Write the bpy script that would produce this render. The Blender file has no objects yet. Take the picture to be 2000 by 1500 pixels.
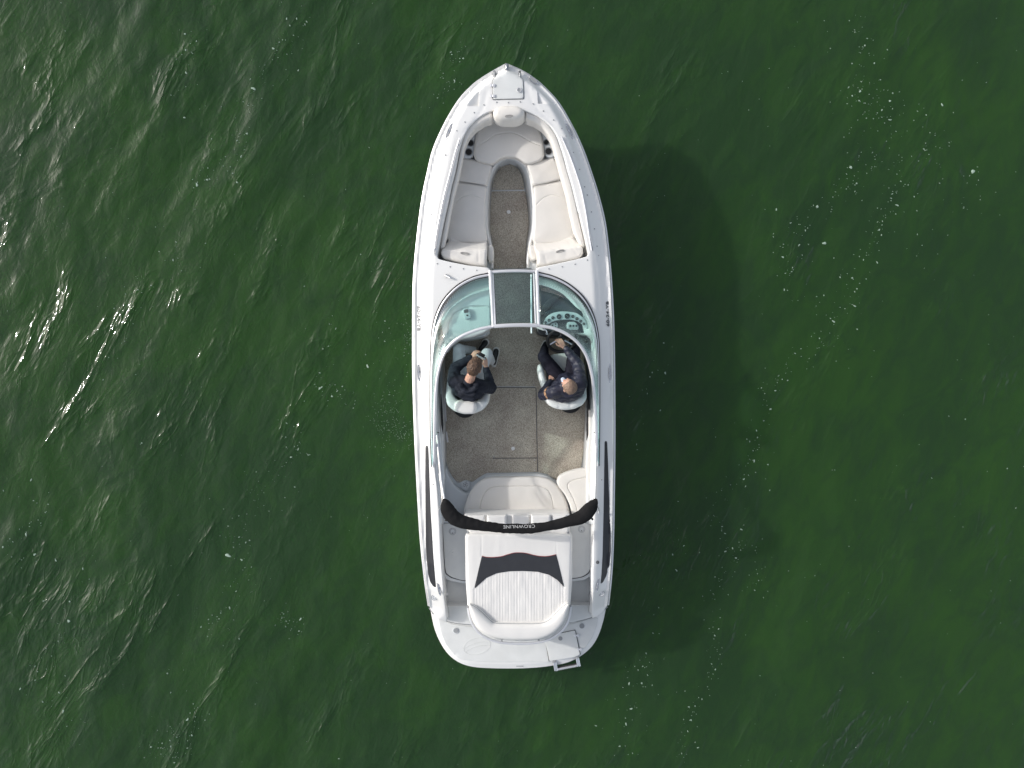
import bpy, bmesh, math, random
import numpy as np
from mathutils import Vector, Matrix, noise as mnoise
from mathutils.geometry import delaunay_2d_cdt
R = math.radians
random.seed(7)
rng = np.random.default_rng(7)
scene = bpy.context.scene
COL = scene.collection

# ------------------------------------------------------------------ camera
CAM_H = 10.6            # drone height above the water, metres
FOC = 1389.0            # focal length in photograph pixels (2000 wide)
cam_d = bpy.data.cameras.new('camera')
cam_d.sensor_width = 36.0
cam_d.lens = 36.0 * FOC / 2000.0
cam_d.clip_start = 0.1
cam_d.clip_end = 6000
cam = bpy.data.objects.new('camera', cam_d)
COL.objects.link(cam)
cam.location = (0, 0, CAM_H)
cam.rotation_euler = (0, 0, 0)
scene.camera = cam

# ------------------------------------------------------------------ sky + sun
SUN_EL, SUN_AZ = R(27.5), R(165)      # azimuth measured from +X, anticlockwise
world = bpy.data.worlds.new('World')
scene.world = world
world.use_nodes = True
nt = world.node_tree
bg = nt.nodes['Background']
sky = nt.nodes.new('ShaderNodeTexSky')
sky.sky_type = 'NISHITA'
sky.sun_disc = False
sky.sun_elevation = SUN_EL
sky.sun_rotation = R(90) - SUN_AZ
sky.air_density = 1.0
sky.dust_density = 2.5
sky.ozone_density = 1.0
hs = nt.nodes.new('ShaderNodeHueSaturation'); hs.inputs['Saturation'].default_value = 0.45
nt.links.new(sky.outputs[0], hs.inputs['Color']); nt.links.new(hs.outputs[0], bg.inputs[0])
bg.inputs[1].default_value = 0.15
sun_d = bpy.data.lights.new('sun', 'SUN')
sun_d.energy = 1.75
sun_d.angle = R(1.5)
sun_d.color = (1.0, 0.965, 0.92)
sun = bpy.data.objects.new('sun', sun_d)
COL.objects.link(sun)
sdir = Vector((math.cos(SUN_EL)*math.cos(SUN_AZ), math.cos(SUN_EL)*math.sin(SUN_AZ), math.sin(SUN_EL)))
sun.rotation_euler = sdir.to_track_quat('Z', 'Y').to_euler()
sun.location = sdir * 30
scene.view_settings.view_transform = 'Standard'
scene.view_settings.look = 'None'
scene.view_settings.exposure = 0.48
scene.view_settings.gamma = 1.0
scene.render.engine = 'CYCLES'
scene.cycles.max_bounces = 8
scene.cycles.transparent_max_bounces = 12
scene.cycles.caustics_reflective = False
scene.cycles.caustics_refractive = False

# ------------------------------------------------------------------ helpers
def P(px, py, z):
    """photo pixel at height z -> world point (metres)"""
    k = (CAM_H - z) / FOC
    return Vector(((px - 1000) * k, (750 - py) * k, z))
def W2(pts, z):
    k = (CAM_H - z) / FOC
    return [((p[0] - 1000) * k, (750 - p[1]) * k) for p in pts]
def px2m(z): return (CAM_H - z) / FOC

def round_poly(pts, r, closed=True, seg=5):
    out = []
    n = len(pts)
    for i in range(n):
        if not closed and i in (0, n-1):
            out.append(tuple(pts[i])); continue
        p = np.array(pts[i], float); a = np.array(pts[i-1], float); b = np.array(pts[(i+1) % n], float)
        va, vb = a-p, b-p
        la, lb = np.linalg.norm(va), np.linalg.norm(vb)
        if la < 1e-9 or lb < 1e-9: continue
        c = min(r, la*0.499, lb*0.499)
        s, e = p+va/la*c, p+vb/lb*c
        for k in range(seg+1):
            t = k/seg
            out.append(tuple((1-t)**2*s+2*t*(1-t)*p+t*t*e))
    res = [out[0]]
    for q in out[1:]:
        if np.linalg.norm(np.array(q)-np.array(res[-1])) > 1e-6: res.append(q)
    return res
def resample(pts, step, closed=True):
    P_ = [np.array(p, float) for p in pts]
    if closed: P_ = P_+[P_[0]]
    d = [0]
    for i in range(1, len(P_)): d.append(d[-1]+np.linalg.norm(P_[i]-P_[i-1]))
    L = d[-1]; n = max(6, int(round(L/step)))
    A = np.array(P_); d = np.array(d)
    ts = np.linspace(0, L, n+1)
    o = np.stack([np.interp(ts, d, A[:, k]) for k in range(A.shape[1])], 1)
    if closed: o = o[:-1]
    return [tuple(q) for q in o]
def resample_n(pts, n):
    A = np.array([tuple(p) for p in pts], float)
    d = np.concatenate([[0], np.cumsum(np.linalg.norm(np.diff(A, axis=0), axis=1))])
    ts = np.linspace(0, d[-1], n)
    return np.stack([np.interp(ts, d, A[:, k]) for k in range(A.shape[1])], 1)
def catmull(pts, per=8):
    A = [np.array(p, float) for p in pts]
    A = [2*A[0]-A[1]] + A + [2*A[-1]-A[-2]]
    out = []
    for i in range(1, len(A)-2):
        p0, p1, p2, p3 = A[i-1:i+3]
        for k in range(per):
            t = k/per
            out.append(0.5*((2*p1)+(-p0+p2)*t+(2*p0-5*p1+4*p2-p3)*t*t+(-p0+3*p1-3*p2+p3)*t**3))
    out.append(A[-2])
    return [tuple(o) for o in out]
def seg_dist(pts, poly, closed=True):
    pts = np.asarray(pts, float); A = np.array([p[:2] for p in poly], float)
    B = np.roll(A, -1, 0)
    if not closed: A, B = A[:-1], B[:-1]
    best = np.full(len(pts), 1e9)
    for i in range(0, len(pts), 2000):
        q = pts[i:i+2000, None, :]
        ab = (B-A)[None]; t = np.clip(((q-A[None])*ab).sum(2)/np.maximum((ab**2).sum(2), 1e-12), 0, 1)
        dd = np.linalg.norm(q-(A[None]+t[..., None]*ab), axis=2)
        best[i:i+2000] = dd.min(1)
    return best
def inside(pts, poly):
    pts = np.asarray(pts, float); x, y = pts[:, 0], pts[:, 1]
    r = np.zeros(len(pts), bool); n = len(poly)
    for i in range(n):
        x1, y1 = poly[i][:2]; x2, y2 = poly[(i+1) % n][:2]
        c = (y1 > y) != (y2 > y)
        if y1 != y2:
            r ^= c & (x < (x2-x1)*(y-y1)/(y2-y1)+x1)
    return r

def link_mesh(name, verts, faces, mat, parent=None, smooth=True, sharp=35):
    me = bpy.data.meshes.new(name)
    me.from_pydata([tuple(v) for v in verts], [], faces)
    me.validate()
    me.update()
    if mat: me.materials.append(mat)
    if smooth:
        me.polygons.foreach_set('use_smooth', [True]*len(me.polygons))
        me.set_sharp_from_angle(angle=R(sharp))
    o = bpy.data.objects.new(name, me)
    COL.objects.link(o)
    if parent: o.parent = parent
    return o
def tag(o, label=None, cat=None, group=None, kind=None):
    if label: o['label'] = label
    if cat: o['category'] = cat
    if group: o['group'] = group
    if kind: o['kind'] = kind
    return o

class MB:
    """collects shapes for ONE mesh object"""
    def __init__(s): s.v = []; s.f = []
    def add(s, v, f):
        b = len(s.v); s.v += [tuple(q) for q in v]; s.f += [tuple(b+i for i in q) for q in f]
        return s
    def tube(s, pts, r, sides=8, cap=True, flat=1.0):
        """r: number or per-point list; flat: vertical squash"""
        A = [Vector(p) for p in pts]; n = len(A)
        rr = r if hasattr(r, '__len__') else [r]*n
        v = []; f = []; prev = None
        for i in range(n):
            t = (A[min(i+1, n-1)]-A[max(i-1, 0)])
            if t.length < 1e-9: t = Vector((0, 0, 1))
            t.normalize()
            if prev is None:
                up = Vector((0, 0, 1)) if abs(t.z) < 0.9 else Vector((0, 1, 0))
            else: up = prev
            side = t.cross(up).normalized(); up = side.cross(t).normalized(); prev = up
            for k in range(sides):
                a = 2*math.pi*k/sides
                v.append(A[i]+side*math.cos(a)*rr[i]+up*math.sin(a)*rr[i]*flat)
        for i in range(n-1):
            for k in range(sides):
                k2 = (k+1) % sides
                f.append((i*sides+k, i*sides+k2, (i+1)*sides+k2, (i+1)*sides+k))
        if cap:
            f.append(tuple(range(sides-1, -1, -1))); f.append(tuple((n-1)*sides+k for k in range(sides)))
        f = [tuple(reversed(q)) for q in f]
        return s.add(v, f)
    def disc(s, c, r, h, sides=20, r2=None, rx=1.0, rot=0.0, dome=0.0):
        """short cylinder standing on c (centre of bottom), bevelled top edge"""
        r2 = r if r2 is None else r2
        v = []; f = []
        prof = [(r, 0), (r, h*0.75), ((r*0.2+r2*0.8)*0.97, h), (r2*0.6, h+dome*0.8)]
        for (q, z) in prof:
            for k in range(sides):
                a = 2*math.pi*k/sides
                x, y = q*math.cos(a)*rx, q*math.sin(a)
                v.append((c[0]+x*math.cos(rot)-y*math.sin(rot), c[1]+x*math.sin(rot)+y*math.cos(rot), c[2]+z))
        v.append((c[0], c[1], c[2]+h+dome))
        for i in range(3):
            for k in range(sides):
                k2 = (k+1) % sides
                f.append((i*sides+k, i*sides+k2, (i+1)*sides+k2, (i+1)*sides+k))
        for k in range(sides): f.append((3*sides+k, 3*sides+(k+1) % sides, 4*sides))
        f.append(tuple(range(sides-1, -1, -1)))
        return s.add(v, f)
    def ring(s, c, r, t, sides=24, minor=6, rx=1.0, rot=0.0, M=None):
        v = []; f = []
        for k in range(sides):
            a = 2*math.pi*k/sides
            for j in range(minor):
                b = 2*math.pi*j/minor
                q = r+t*math.cos(b)
                x, y, z = q*math.cos(a)*rx, q*math.sin(a), t*math.sin(b)
                p = Vector((x*math.cos(rot)-y*math.sin(rot), x*math.sin(rot)+y*math.cos(rot), z))
                if M is not None: p = M @ p
                v.append(p+Vector(c))
        for k in range(sides):
            for j in range(minor):
                k2, j2 = (k+1) % sides, (j+1) % minor
                f.append((k*minor+j, k2*minor+j, k2*minor+j2, k*minor+j2))
        return s.add(v, f)
    def ball(s, c, r, M=None, seg=14, rings=10):
        """ellipsoid; r scalar or 3-tuple; M rotation"""
        r3 = r if hasattr(r, '__len__') else (r, r, r)
        v = []; f = []
        for i in range(1, rings):
            th = math.pi*i/rings
            for k in range(seg):
                a = 2*math.pi*k/seg
                p = Vector((r3[0]*math.sin(th)*math.cos(a), r3[1]*math.sin(th)*math.sin(a), r3[2]*math.cos(th)))
                if M is not None: p = M @ p
                v.append(p+Vector(c))
        for sgn in (1, -1):
            p = Vector((0, 0, r3[2]*sgn))
            if M is not None: p = M @ p
            v.append(p+Vector(c))
        nt_ = (rings-1)*seg
        for i in range(rings-2):
            for k in range(seg):
                k2 = (k+1) % seg
                f.append((i*seg+k, (i+1)*seg+k, (i+1)*seg+k2, i*seg+k2))
        for k in range(seg):
            f.append((nt_, k, (k+1) % seg)); f.append((nt_+1, (rings-2)*seg+(k+1) % seg, (rings-2)*seg+k))
        return s.add(v, f)
    def bone(s, a, ra, b, rb):
        a, b = Vector(a), Vector(b)
        s.ball(a, ra, seg=12, rings=8); s.ball(b, rb, seg=12, rings=8)
        if (b-a).length > 1e-4: s.tube([a, b], [ra, rb], sides=12)
        return s
    def box(s, c, d, M=None, bev=0.0):
        x, y, z = d[0]/2, d[1]/2, d[2]/2
        if bev <= 0:
            v = [Vector((i, j, k)) for i in (-x, x) for j in (-y, y) for k in (-z, z)]
            f = [(0, 1, 3, 2), (4, 6, 7, 5), (0, 4, 5, 1), (2, 3, 7, 6), (0, 2, 6, 4), (1, 5, 7, 3)]
        else:
            bm = bmesh.new(); bmesh.ops.create_cube(bm, size=1)
            for w in bm.verts: w.co = Vector((w.co.x*d[0], w.co.y*d[1], w.co.z*d[2]))
            bmesh.ops.bevel(bm, geom=bm.edges[:]+bm.verts[:], offset=bev, segments=2, affect='EDGES', profile=0.5)
            bm.verts.index_update(); v = [w.co.copy() for w in bm.verts]
            f = [tuple(w.index for w in fa.verts) for fa in bm.faces]; bm.free()
        if M is not None: v = [M @ q for q in v]
        return s.add([q+Vector(c) for q in v], f)
    def loft(s, A, B, n=None):
        if n: A, B = resample_n(A, n), resample_n(B, n)
        n = len(A)
        return s.add(list(A)+list(B), [(i, i+1, n+i+1, n+i) for i in range(n-1)])
    def build(s, name, mat, parent=None, smooth=True, sharp=35):
        return link_mesh(name, s.v, s.f, mat, parent, smooth, sharp)

def pad(name, outline, ztop, zbot, mat, parent=None, r=0.02, puff=0.0, puffd=0.12, seams=(), step=0.02,
        zfun=None, dfun=None, xpts=None, wr=0.0, wrs=6.0, sharp=40, bottom=True, bstep=None, add_to=None):
    """upholstered / moulded slab: outline in world XY; edge rounded with radius r"""
    b = resample(outline, bstep or min(step, 0.02))
    if sum(b[i][0]*b[(i+1) % len(b)][1]-b[(i+1) % len(b)][0]*b[i][1] for i in range(len(b))) < 0: b = b[::-1]
    B = np.array(b); n = len(B)
    T = np.roll(B, -1, 0)-np.roll(B, 1, 0); T /= np.maximum(np.linalg.norm(T, axis=1)[:, None], 1e-9)
    N = np.stack([-T[:, 1], T[:, 0]], 1)
    extra = []
    if r > 0:
        for q in (0.12, 0.35, 0.68, 1.05):
            c = B+N*r*q
            d = seg_dist(c, b); ok = (d > r*q*0.93) & inside(c, b)
            extra.append(c[ok])
    mn, mx = B.min(0), B.max(0)
    gx = np.arange(mn[0], mx[0], step); gy = np.arange(mn[1], mx[1], step)
    G = np.stack(np.meshgrid(gx, gy), -1).reshape(-1, 2)
    G = G+rng.uniform(-0.08, 0.08, G.shape)*step
    G = G[inside(G, b)]
    if len(G):
        d = seg_dist(G, b); G = G[d > r*1.05+step*0.5]
    if xpts is not None: extra.append(np.array(xpts, float))
    allp = np.concatenate([B]+extra+([G] if len(G) else []))
    edges = [(i, (i+1) % n) for i in range(n)]
    res = delaunay_2d_cdt([Vector(p) for p in allp], edges, [], 1, 1e-6)
    vs, fs, ov = res[0], res[2], res[3]
    V = np.array([tuple(v) for v in vs])
    d = seg_dist(V, b)
    Z = np.full(len(V), float(ztop)) if zfun is None else zfun(V[:, 0], V[:, 1])
    Z = Z.astype(float)
    if r > 0:
        u = 1-np.minimum(d/r, 1); Z = Z-r*(1-np.sqrt(np.maximum(1-u*u, 0)))
    if puff: Z = Z+puff*(1-np.exp(-d/puffd))
    for (pl, w, dep) in seams:
        ds = seg_dist(V, pl, closed=False)
        Z = Z-dep*np.exp(-(ds/w)**2)
    if dfun is not None: Z = Z+dfun(V[:, 0], V[:, 1], d)
    if wr:
        for i in range(len(V)):
            Z[i] += wr*mnoise.noise(Vector((V[i, 0]*wrs, V[i, 1]*wrs, ztop*7)))*min(1, d[i]/0.05)
    verts = [(V[i, 0], V[i, 1], Z[i]) for i in range(len(V))]
    idx = {}
    for i, o in enumerate(ov):
        for k in o:
            if k < n: idx[k] = i
    faces = []
    for f in fs:
        a = sum(V[f[i]][0]*V[f[(i+1) % len(f)]][1]-V[f[(i+1) % len(f)]][0]*V[f[i]][1] for i in range(len(f)))
        faces.append(tuple(f) if a > 0 else tuple(reversed(f)))
    m = len(verts)
    for i in range(n):
        verts.append((B[i, 0], B[i, 1], zbot))
    for i in range(n):
        j = (i+1) % n
        if i in idx and j in idx: faces.append((idx[i], m+i, m+j, idx[j]))
    if bottom: faces.append(tuple(m+i for i in range(n-1, -1, -1)))
    if add_to is not None:
        add_to.add(verts, faces); return add_to
    return link_mesh(name, verts, faces, mat, parent, True, sharp)
def ppad(name, pts, ztop, zbot, mat, parent=None, rc=6, **kw):
    """pad with outline in photo pixels at height ztop, corners rounded by rc pixels"""
    return pad(name, W2(round_poly(pts, rc), ztop), ztop, zbot, mat, parent, **kw)
def wl(pts, z, rc=8):
    return W2(round_poly(pts, rc, closed=False), z)
def empty(name, loc=(0, 0, 0)):
    o = bpy.data.objects.new(name, None); COL.objects.link(o); o.location = loc
    o.empty_display_size = 0.2
    return o
def remeshed(name, mb, voxel, mat, parent=None, smooth_it=3, disp=None):
    """one continuous skin over overlapping shapes"""
    me = bpy.data.meshes.new('tmp'); me.from_pydata(mb.v, [], mb.f); me.update()
    t = bpy.data.objects.new('tmp', me); COL.objects.link(t)
    m = t.modifiers.new('r', 'REMESH'); m.mode = 'VOXEL'; m.voxel_size = voxel; m.use_smooth_shade = True
    if smooth_it:
        s = t.modifiers.new('s', 'SMOOTH'); s.factor = 0.5; s.iterations = smooth_it
    dg = bpy.context.evaluated_depsgraph_get()
    new = bpy.data.meshes.new_from_object(t.evaluated_get(dg))
    bpy.data.objects.remove(t); bpy.data.meshes.remove(me)
    new.name = name
    if disp:
        new.update()
        nr = [v.normal.copy() for v in new.vertices]
        for v, nn in zip(new.vertices, nr): v.co = v.co+nn*disp(v.co, nn)
    new.materials.clear(); new.materials.append(mat)
    new.polygons.foreach_set('use_smooth', [True]*len(new.polygons))
    o = bpy.data.objects.new(name, new); COL.objects.link(o)
    if parent: o.parent = parent
    return o

# ------------------------------------------------------------------ materials
def material(name):
    m = bpy.data.materials.new(name); m.use_nodes = True
    return m, m.node_tree.nodes, m.node_tree.links, m.node_tree.nodes['Principled BSDF']
def mat_simple(name, col, rough=0.5, metal=0.0, var=0.06, vscale=3.0, bump=0.0, bscale=200.0, coat=0.0, col2=None, mixs=None, spec=None, bdist=0.002):
    m, n, l, b = material(name)
    tc = n.new('ShaderNodeTexCoord')
    nz = n.new('ShaderNodeTexNoise'); nz.inputs['Scale'].default_value = vscale; nz.inputs['Detail'].default_value = 6
    l.new(tc.outputs['Object'], nz.inputs['Vector'])
    rp = n.new('ShaderNodeValToRGB')
    c2 = col2 or tuple(c*(1-var*2) for c in col)
    rp.color_ramp.elements[0].position = 0.3; rp.color_ramp.elements[0].color = (*c2, 1)
    rp.color_ramp.elements[1].position = 0.7; rp.color_ramp.elements[1].color = (*col, 1)
    l.new(nz.outputs['Fac'], rp.inputs['Fac']); l.new(rp.outputs[0], b.inputs['Base Color'])
    b.inputs['Roughness'].default_value = rough; b.inputs['Metallic'].default_value = metal
    if coat: b.inputs['Coat Weight'].default_value = coat; b.inputs['Coat Roughness'].default_value = 0.08
    if spec is not None: b.inputs['Specular IOR Level'].default_value = spec
    if bump:
        n2 = n.new('ShaderNodeTexNoise'); n2.inputs['Scale'].default_value = bscale; n2.inputs['Detail'].default_value = 3
        l.new(tc.outputs['Object'], n2.inputs['Vector'])
        bp = n.new('ShaderNodeBump'); bp.inputs['Strength'].default_value = bump; bp.inputs['Distance'].default_value = bdist
        l.new(n2.outputs['Fac'], bp.inputs['Height']); l.new(bp.outputs[0], b.inputs['Normal'])
    return m
M_gel = mat_simple('white_gelcoat', (0.77, 0.765, 0.75), 0.28, var=0.015, vscale=1.5, coat=0.3)
M_gel2 = mat_simple('grey_white_gelcoat', (0.66, 0.68, 0.69), 0.4, var=0.03, vscale=2.5)
M_nonskid = mat_simple('non_skid_deck', (0.68, 0.69, 0.68), 0.65, var=0.05, vscale=5, bump=0.4, bscale=260)
M_vinyl = mat_simple('cream_vinyl', (0.73, 0.70, 0.655), 0.45, var=0.03, vscale=4, bump=0.15, bscale=500, bdist=0.001)
M_vinylw = mat_simple('white_vinyl', (0.735, 0.72, 0.695), 0.42, var=0.02, vscale=4, bump=0.15, bscale=500, bdist=0.001)
M_seat = mat_simple('seat_vinyl', (0.70, 0.72, 0.70), 0.42, var=0.03, vscale=4, bump=0.15, bscale=500, bdist=0.001)
M_char = mat_simple('charcoal_vinyl', (0.026, 0.028, 0.034), 0.55, var=0.1, vscale=8, bump=0.2, bscale=500, bdist=0.001)
M_canvas = mat_simple('black_canvas', (0.010, 0.010, 0.011), 0.85, var=0.2, vscale=10, bump=0.6, bscale=60, bdist=0.006, spec=0.25)
M_black = mat_simple('black_plastic', (0.012, 0.012, 0.014), 0.35, var=0.2, vscale=10)
M_vent = mat_simple('dark_vent_panel', (0.014, 0.015, 0.019), 0.3, var=0.2, vscale=6, bump=0.2, bscale=40)
M_chrome = mat_simple('stainless_steel', (0.75, 0.75, 0.76), 0.18, metal=1.0, var=0.05)
M_alu = mat_simple('anodised_aluminium', (0.78, 0.78, 0.80), 0.38, metal=0.55, var=0.03)
M_gasket = mat_simple('rubber_gasket', (0.02, 0.018, 0.02), 0.6, var=0.1)
M_red = mat_simple('red_piping', (0.30, 0.02, 0.03), 0.5, var=0.1)
M_dash = mat_simple('dark_dash', (0.035, 0.045, 0.055), 0.4, var=0.15, vscale=4)
M_grey = mat_simple('grey_plastic', (0.30, 0.31, 0.32), 0.45, var=0.08)
M_thread = mat_simple('grey_stitching', (0.35, 0.34, 0.33), 0.7)
M_text = mat_simple('white_print', (0.5, 0.5, 0.5), 0.6)
M_foam = mat_simple('foam', (0.34, 0.45, 0.36), 0.8, var=0.15, vscale=30)

def mat_carpet():
    m, n, l, b = material('grey_brown_carpet')
    tc = n.new('ShaderNodeTexCoord'); mp = n.new('ShaderNodeMapping')
    mp.inputs['Scale'].default_value = (1.0, 0.35, 1.0)
    l.new(tc.outputs['Object'], mp.inputs[0])
    nz = n.new('ShaderNodeTexNoise'); nz.inputs['Scale'].default_value = 170; nz.inputs['Detail'].default_value = 4; nz.inputs['Roughness'].default_value = 0.8
    l.new(mp.outputs[0], nz.inputs['Vector'])
    rp = n.new('ShaderNodeValToRGB'); e = rp.color_ramp.elements
    e[0].position = 0.36; e[0].color = (0.19, 0.170, 0.150, 1); e[1].position = 0.66; e[1].color = (0.80, 0.74, 0.65, 1)
    l.new(nz.outputs['Fac'], rp.inputs['Fac'])
    n2 = n.new('ShaderNodeTexNoise'); n2.inputs['Scale'].default_value = 3.0; n2.inputs['Detail'].default_value = 5
    l.new(tc.outputs['Object'], n2.inputs['Vector'])
    r2 = n.new('ShaderNodeValToRGB'); e = r2.color_ramp.elements
    e[0].position = 0.35; e[0].color = (0.82, 0.78, 0.74, 1); e[1].position = 0.7; e[1].color = (1.06, 1.06, 1.0, 1)
    l.new(n2.outputs['Fac'], r2.inputs['Fac'])
    mx = n.new('ShaderNodeMix'); mx.data_type = 'RGBA'; mx.blend_type = 'MULTIPLY'; mx.inputs[0].default_value = 1
    l.new(rp.outputs[0], mx.inputs[6]); l.new(r2.outputs[0], mx.inputs[7]); l.new(mx.outputs[2], b.inputs['Base Color'])
    b.inputs['Roughness'].default_value = 0.95; b.inputs['Specular IOR Level'].default_value = 0.1
    bp = n.new('ShaderNodeBump'); bp.inputs['Strength'].default_value = 0.7; bp.inputs['Distance'].default_value = 0.006
    l.new(nz.outputs['Fac'], bp.inputs['Height']); l.new(bp.outputs[0], b.inputs['Normal'])
    return m
M_carpet = mat_carpet()

def mat_glass():
    m = bpy.data.materials.new('green_tinted_glass'); m.use_nodes = True
    n, l = m.node_tree.nodes, m.node_tree.links
    n.remove(n['Principled BSDF'])
    out = n['Material Output']
    tr = n.new('ShaderNodeBsdfTransparent'); tr.inputs[0].default_value = (0.85, 0.965, 0.95, 1)
    gl = n.new('ShaderNodeBsdfGlossy'); gl.inputs['Roughness'].default_value = 0.02; gl.inputs[0].default_value = (1, 1, 1, 1)
    lw = n.new('ShaderNodeLayerWeight'); lw.inputs['Blend'].default_value = 0.5
    pw = n.new('ShaderNodeMath'); pw.operation = 'POWER'; pw.inputs[1].default_value = 5.0; l.new(lw.outputs['Facing'], pw.inputs[0])
    fr = n.new('ShaderNodeMath'); fr.operation = 'MULTIPLY_ADD'; fr.inputs[1].default_value = 0.95; fr.inputs[2].default_value = 0.05; l.new(pw.outputs[0], fr.inputs[0])
    mx = n.new('ShaderNodeMixShader')
    l.new(fr.outputs[0], mx.inputs[0]); l.new(tr.outputs[0], mx.inputs[1]); l.new(gl.outputs[0], mx.inputs[2])
    l.new(mx.outputs[0], out.inputs[0])
    return m
M_glass = mat_glass()

def mat_water():
    m, n, l, b = material('green_lake_water')
    tc = n.new('ShaderNodeTexCoord')
    def noise(scale, detail, rough, mscale=(1, 1, 1), rot=0.0, dist=0.0):
        m0 = n.new('ShaderNodeMapping'); m0.inputs['Rotation'].default_value = (0, 0, -rot); l.new(tc.outputs['Object'], m0.inputs[0])
        mp = n.new('ShaderNodeMapping'); mp.inputs['Scale'].default_value = mscale; l.new(m0.outputs[0], mp.inputs[0])
        z = n.new('ShaderNodeTexNoise'); z.inputs['Scale'].default_value = scale; z.inputs['Detail'].default_value = detail
        z.inputs['Roughness'].default_value = rough; z.inputs['Distortion'].default_value = dist
        l.new(mp.outputs[0], z.inputs['Vector']); return z
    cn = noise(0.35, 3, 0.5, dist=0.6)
    cf = noise(2.6, 8, 0.70, (1.0, 0.5, 1), R(-30), 1.0)  # turbidity streaks that also paint in the sky shading of small ripples
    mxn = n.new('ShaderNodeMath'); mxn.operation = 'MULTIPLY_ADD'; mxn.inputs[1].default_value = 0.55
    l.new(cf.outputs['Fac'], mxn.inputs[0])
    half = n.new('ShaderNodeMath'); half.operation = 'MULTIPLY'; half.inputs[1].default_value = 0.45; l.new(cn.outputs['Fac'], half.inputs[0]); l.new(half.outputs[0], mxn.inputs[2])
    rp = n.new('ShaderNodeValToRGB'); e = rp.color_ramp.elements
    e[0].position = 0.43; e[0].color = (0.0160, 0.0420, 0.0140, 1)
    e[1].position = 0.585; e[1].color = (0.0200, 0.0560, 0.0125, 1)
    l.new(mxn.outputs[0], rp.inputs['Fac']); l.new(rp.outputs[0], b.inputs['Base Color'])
    b.inputs['IOR'].default_value = 1.333
    b.inputs['Roughness'].default_value = 0.06
    b.inputs['Subsurface Weight'].default_value = 0.5
    b.inputs['Subsurface Radius'].default_value = (0.45, 1.0, 0.45)
    b.inputs['Subsurface Scale'].default_value = 0.9
    b.subsurface_method = 'BURLEY'
    def rng_(src, a0, a1, b0, b1, smooth=True):
        mr = n.new('ShaderNodeMapRange'); mr.interpolation_type = 'SMOOTHSTEP' if smooth else 'LINEAR'
        for k_, v_ in zip(('From Min', 'From Max', 'To Min', 'To Max'), (a0, a1, b0, b1)): mr.inputs[k_].default_value = v_
        l.new(src, mr.inputs['Value']); return mr.outputs[0]
    def mul(a_, b_):
        m_ = n.new('ShaderNodeMath'); m_.operation = 'MULTIPLY'
        for i_, q_ in enumerate((a_, b_)):
            if isinstance(q_, (int, float)): m_.inputs[i_].default_value = q_
            else: l.new(q_, m_.inputs[i_])
        return m_.outputs[0]
    def ridge(scale, detail, mscale, rot, dist, power):
        z = noise(scale, detail, 0.5, mscale, rot, dist)
        s1 = n.new('ShaderNodeMath'); s1.operation = 'SUBTRACT'; s1.inputs[1].default_value = 0.5; l.new(z.outputs['Fac'], s1.inputs[0])
        s2 = n.new('ShaderNodeMath'); s2.operation = 'ABSOLUTE'; l.new(s1.outputs[0], s2.inputs[0])
        s3 = n.new('ShaderNodeMath'); s3.operation = 'MULTIPLY_ADD'; s3.inputs[1].default_value = -6.0; s3.inputs[2].default_value = 1.0; s3.use_clamp = True; l.new(s2.outputs[0], s3.inputs[0])
        s4 = n.new('ShaderNodeMath'); s4.operation = 'POWER'; s4.inputs[1].default_value = power; l.new(s3.outputs[0], s4.inputs[0])
        return s4.outputs[0]
    m1 = rng_(noise(0.9, 4, 0.6, (1.0, 0.42, 1), R(-32), 0.4).outputs['Fac'], 0.47, 0.68, 0.0, 1.0)
    m2 = rng_(noise(0.5, 3, 0.6, (1.0, 0.6, 1), R(-20), 0.4).outputs['Fac'], 0.45, 0.75, 0.16, 1.0)
    layers = [(noise(5.0, 3, 0.55, (1.0, 0.45, 1), R(-24), 0.5).outputs['Fac'], None, 0.016),
              (noise(7.0, 4, 0.6, (1.0, 0.5, 1), R(22), 0.5).outputs['Fac'], None, 0.006),
              (noise(16.0, 5, 0.6, (1.0, 0.42, 1), R(-26), 0.5).outputs['Fac'], m2, 0.0050),
              (noise(48.0, 3, 0.6, (1.0, 0.5, 1), R(-34), 0.3).outputs['Fac'], m2, 0.0018),
              (ridge(1.7, 4, (1.0, 0.30, 1), R(-32), 0.5, 2.0), m1, 0.022),
              (ridge(4.5, 3, (1.0, 0.35, 1), R(-20), 0.6, 2.0), m1, 0.007)]
    prev = None
    for h_, m_, d_ in layers:
        bp = n.new('ShaderNodeBump'); bp.inputs['Strength'].default_value = 1.0; bp.inputs['Distance'].default_value = d_
        l.new(h_ if m_ is None else mul(h_, m_), bp.inputs['Height'])
        if prev: l.new(prev, bp.inputs['Normal'])
        prev = bp.outputs[0]
    l.new(prev, b.inputs['Normal'])
    return m
M_water = mat_water()

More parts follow.
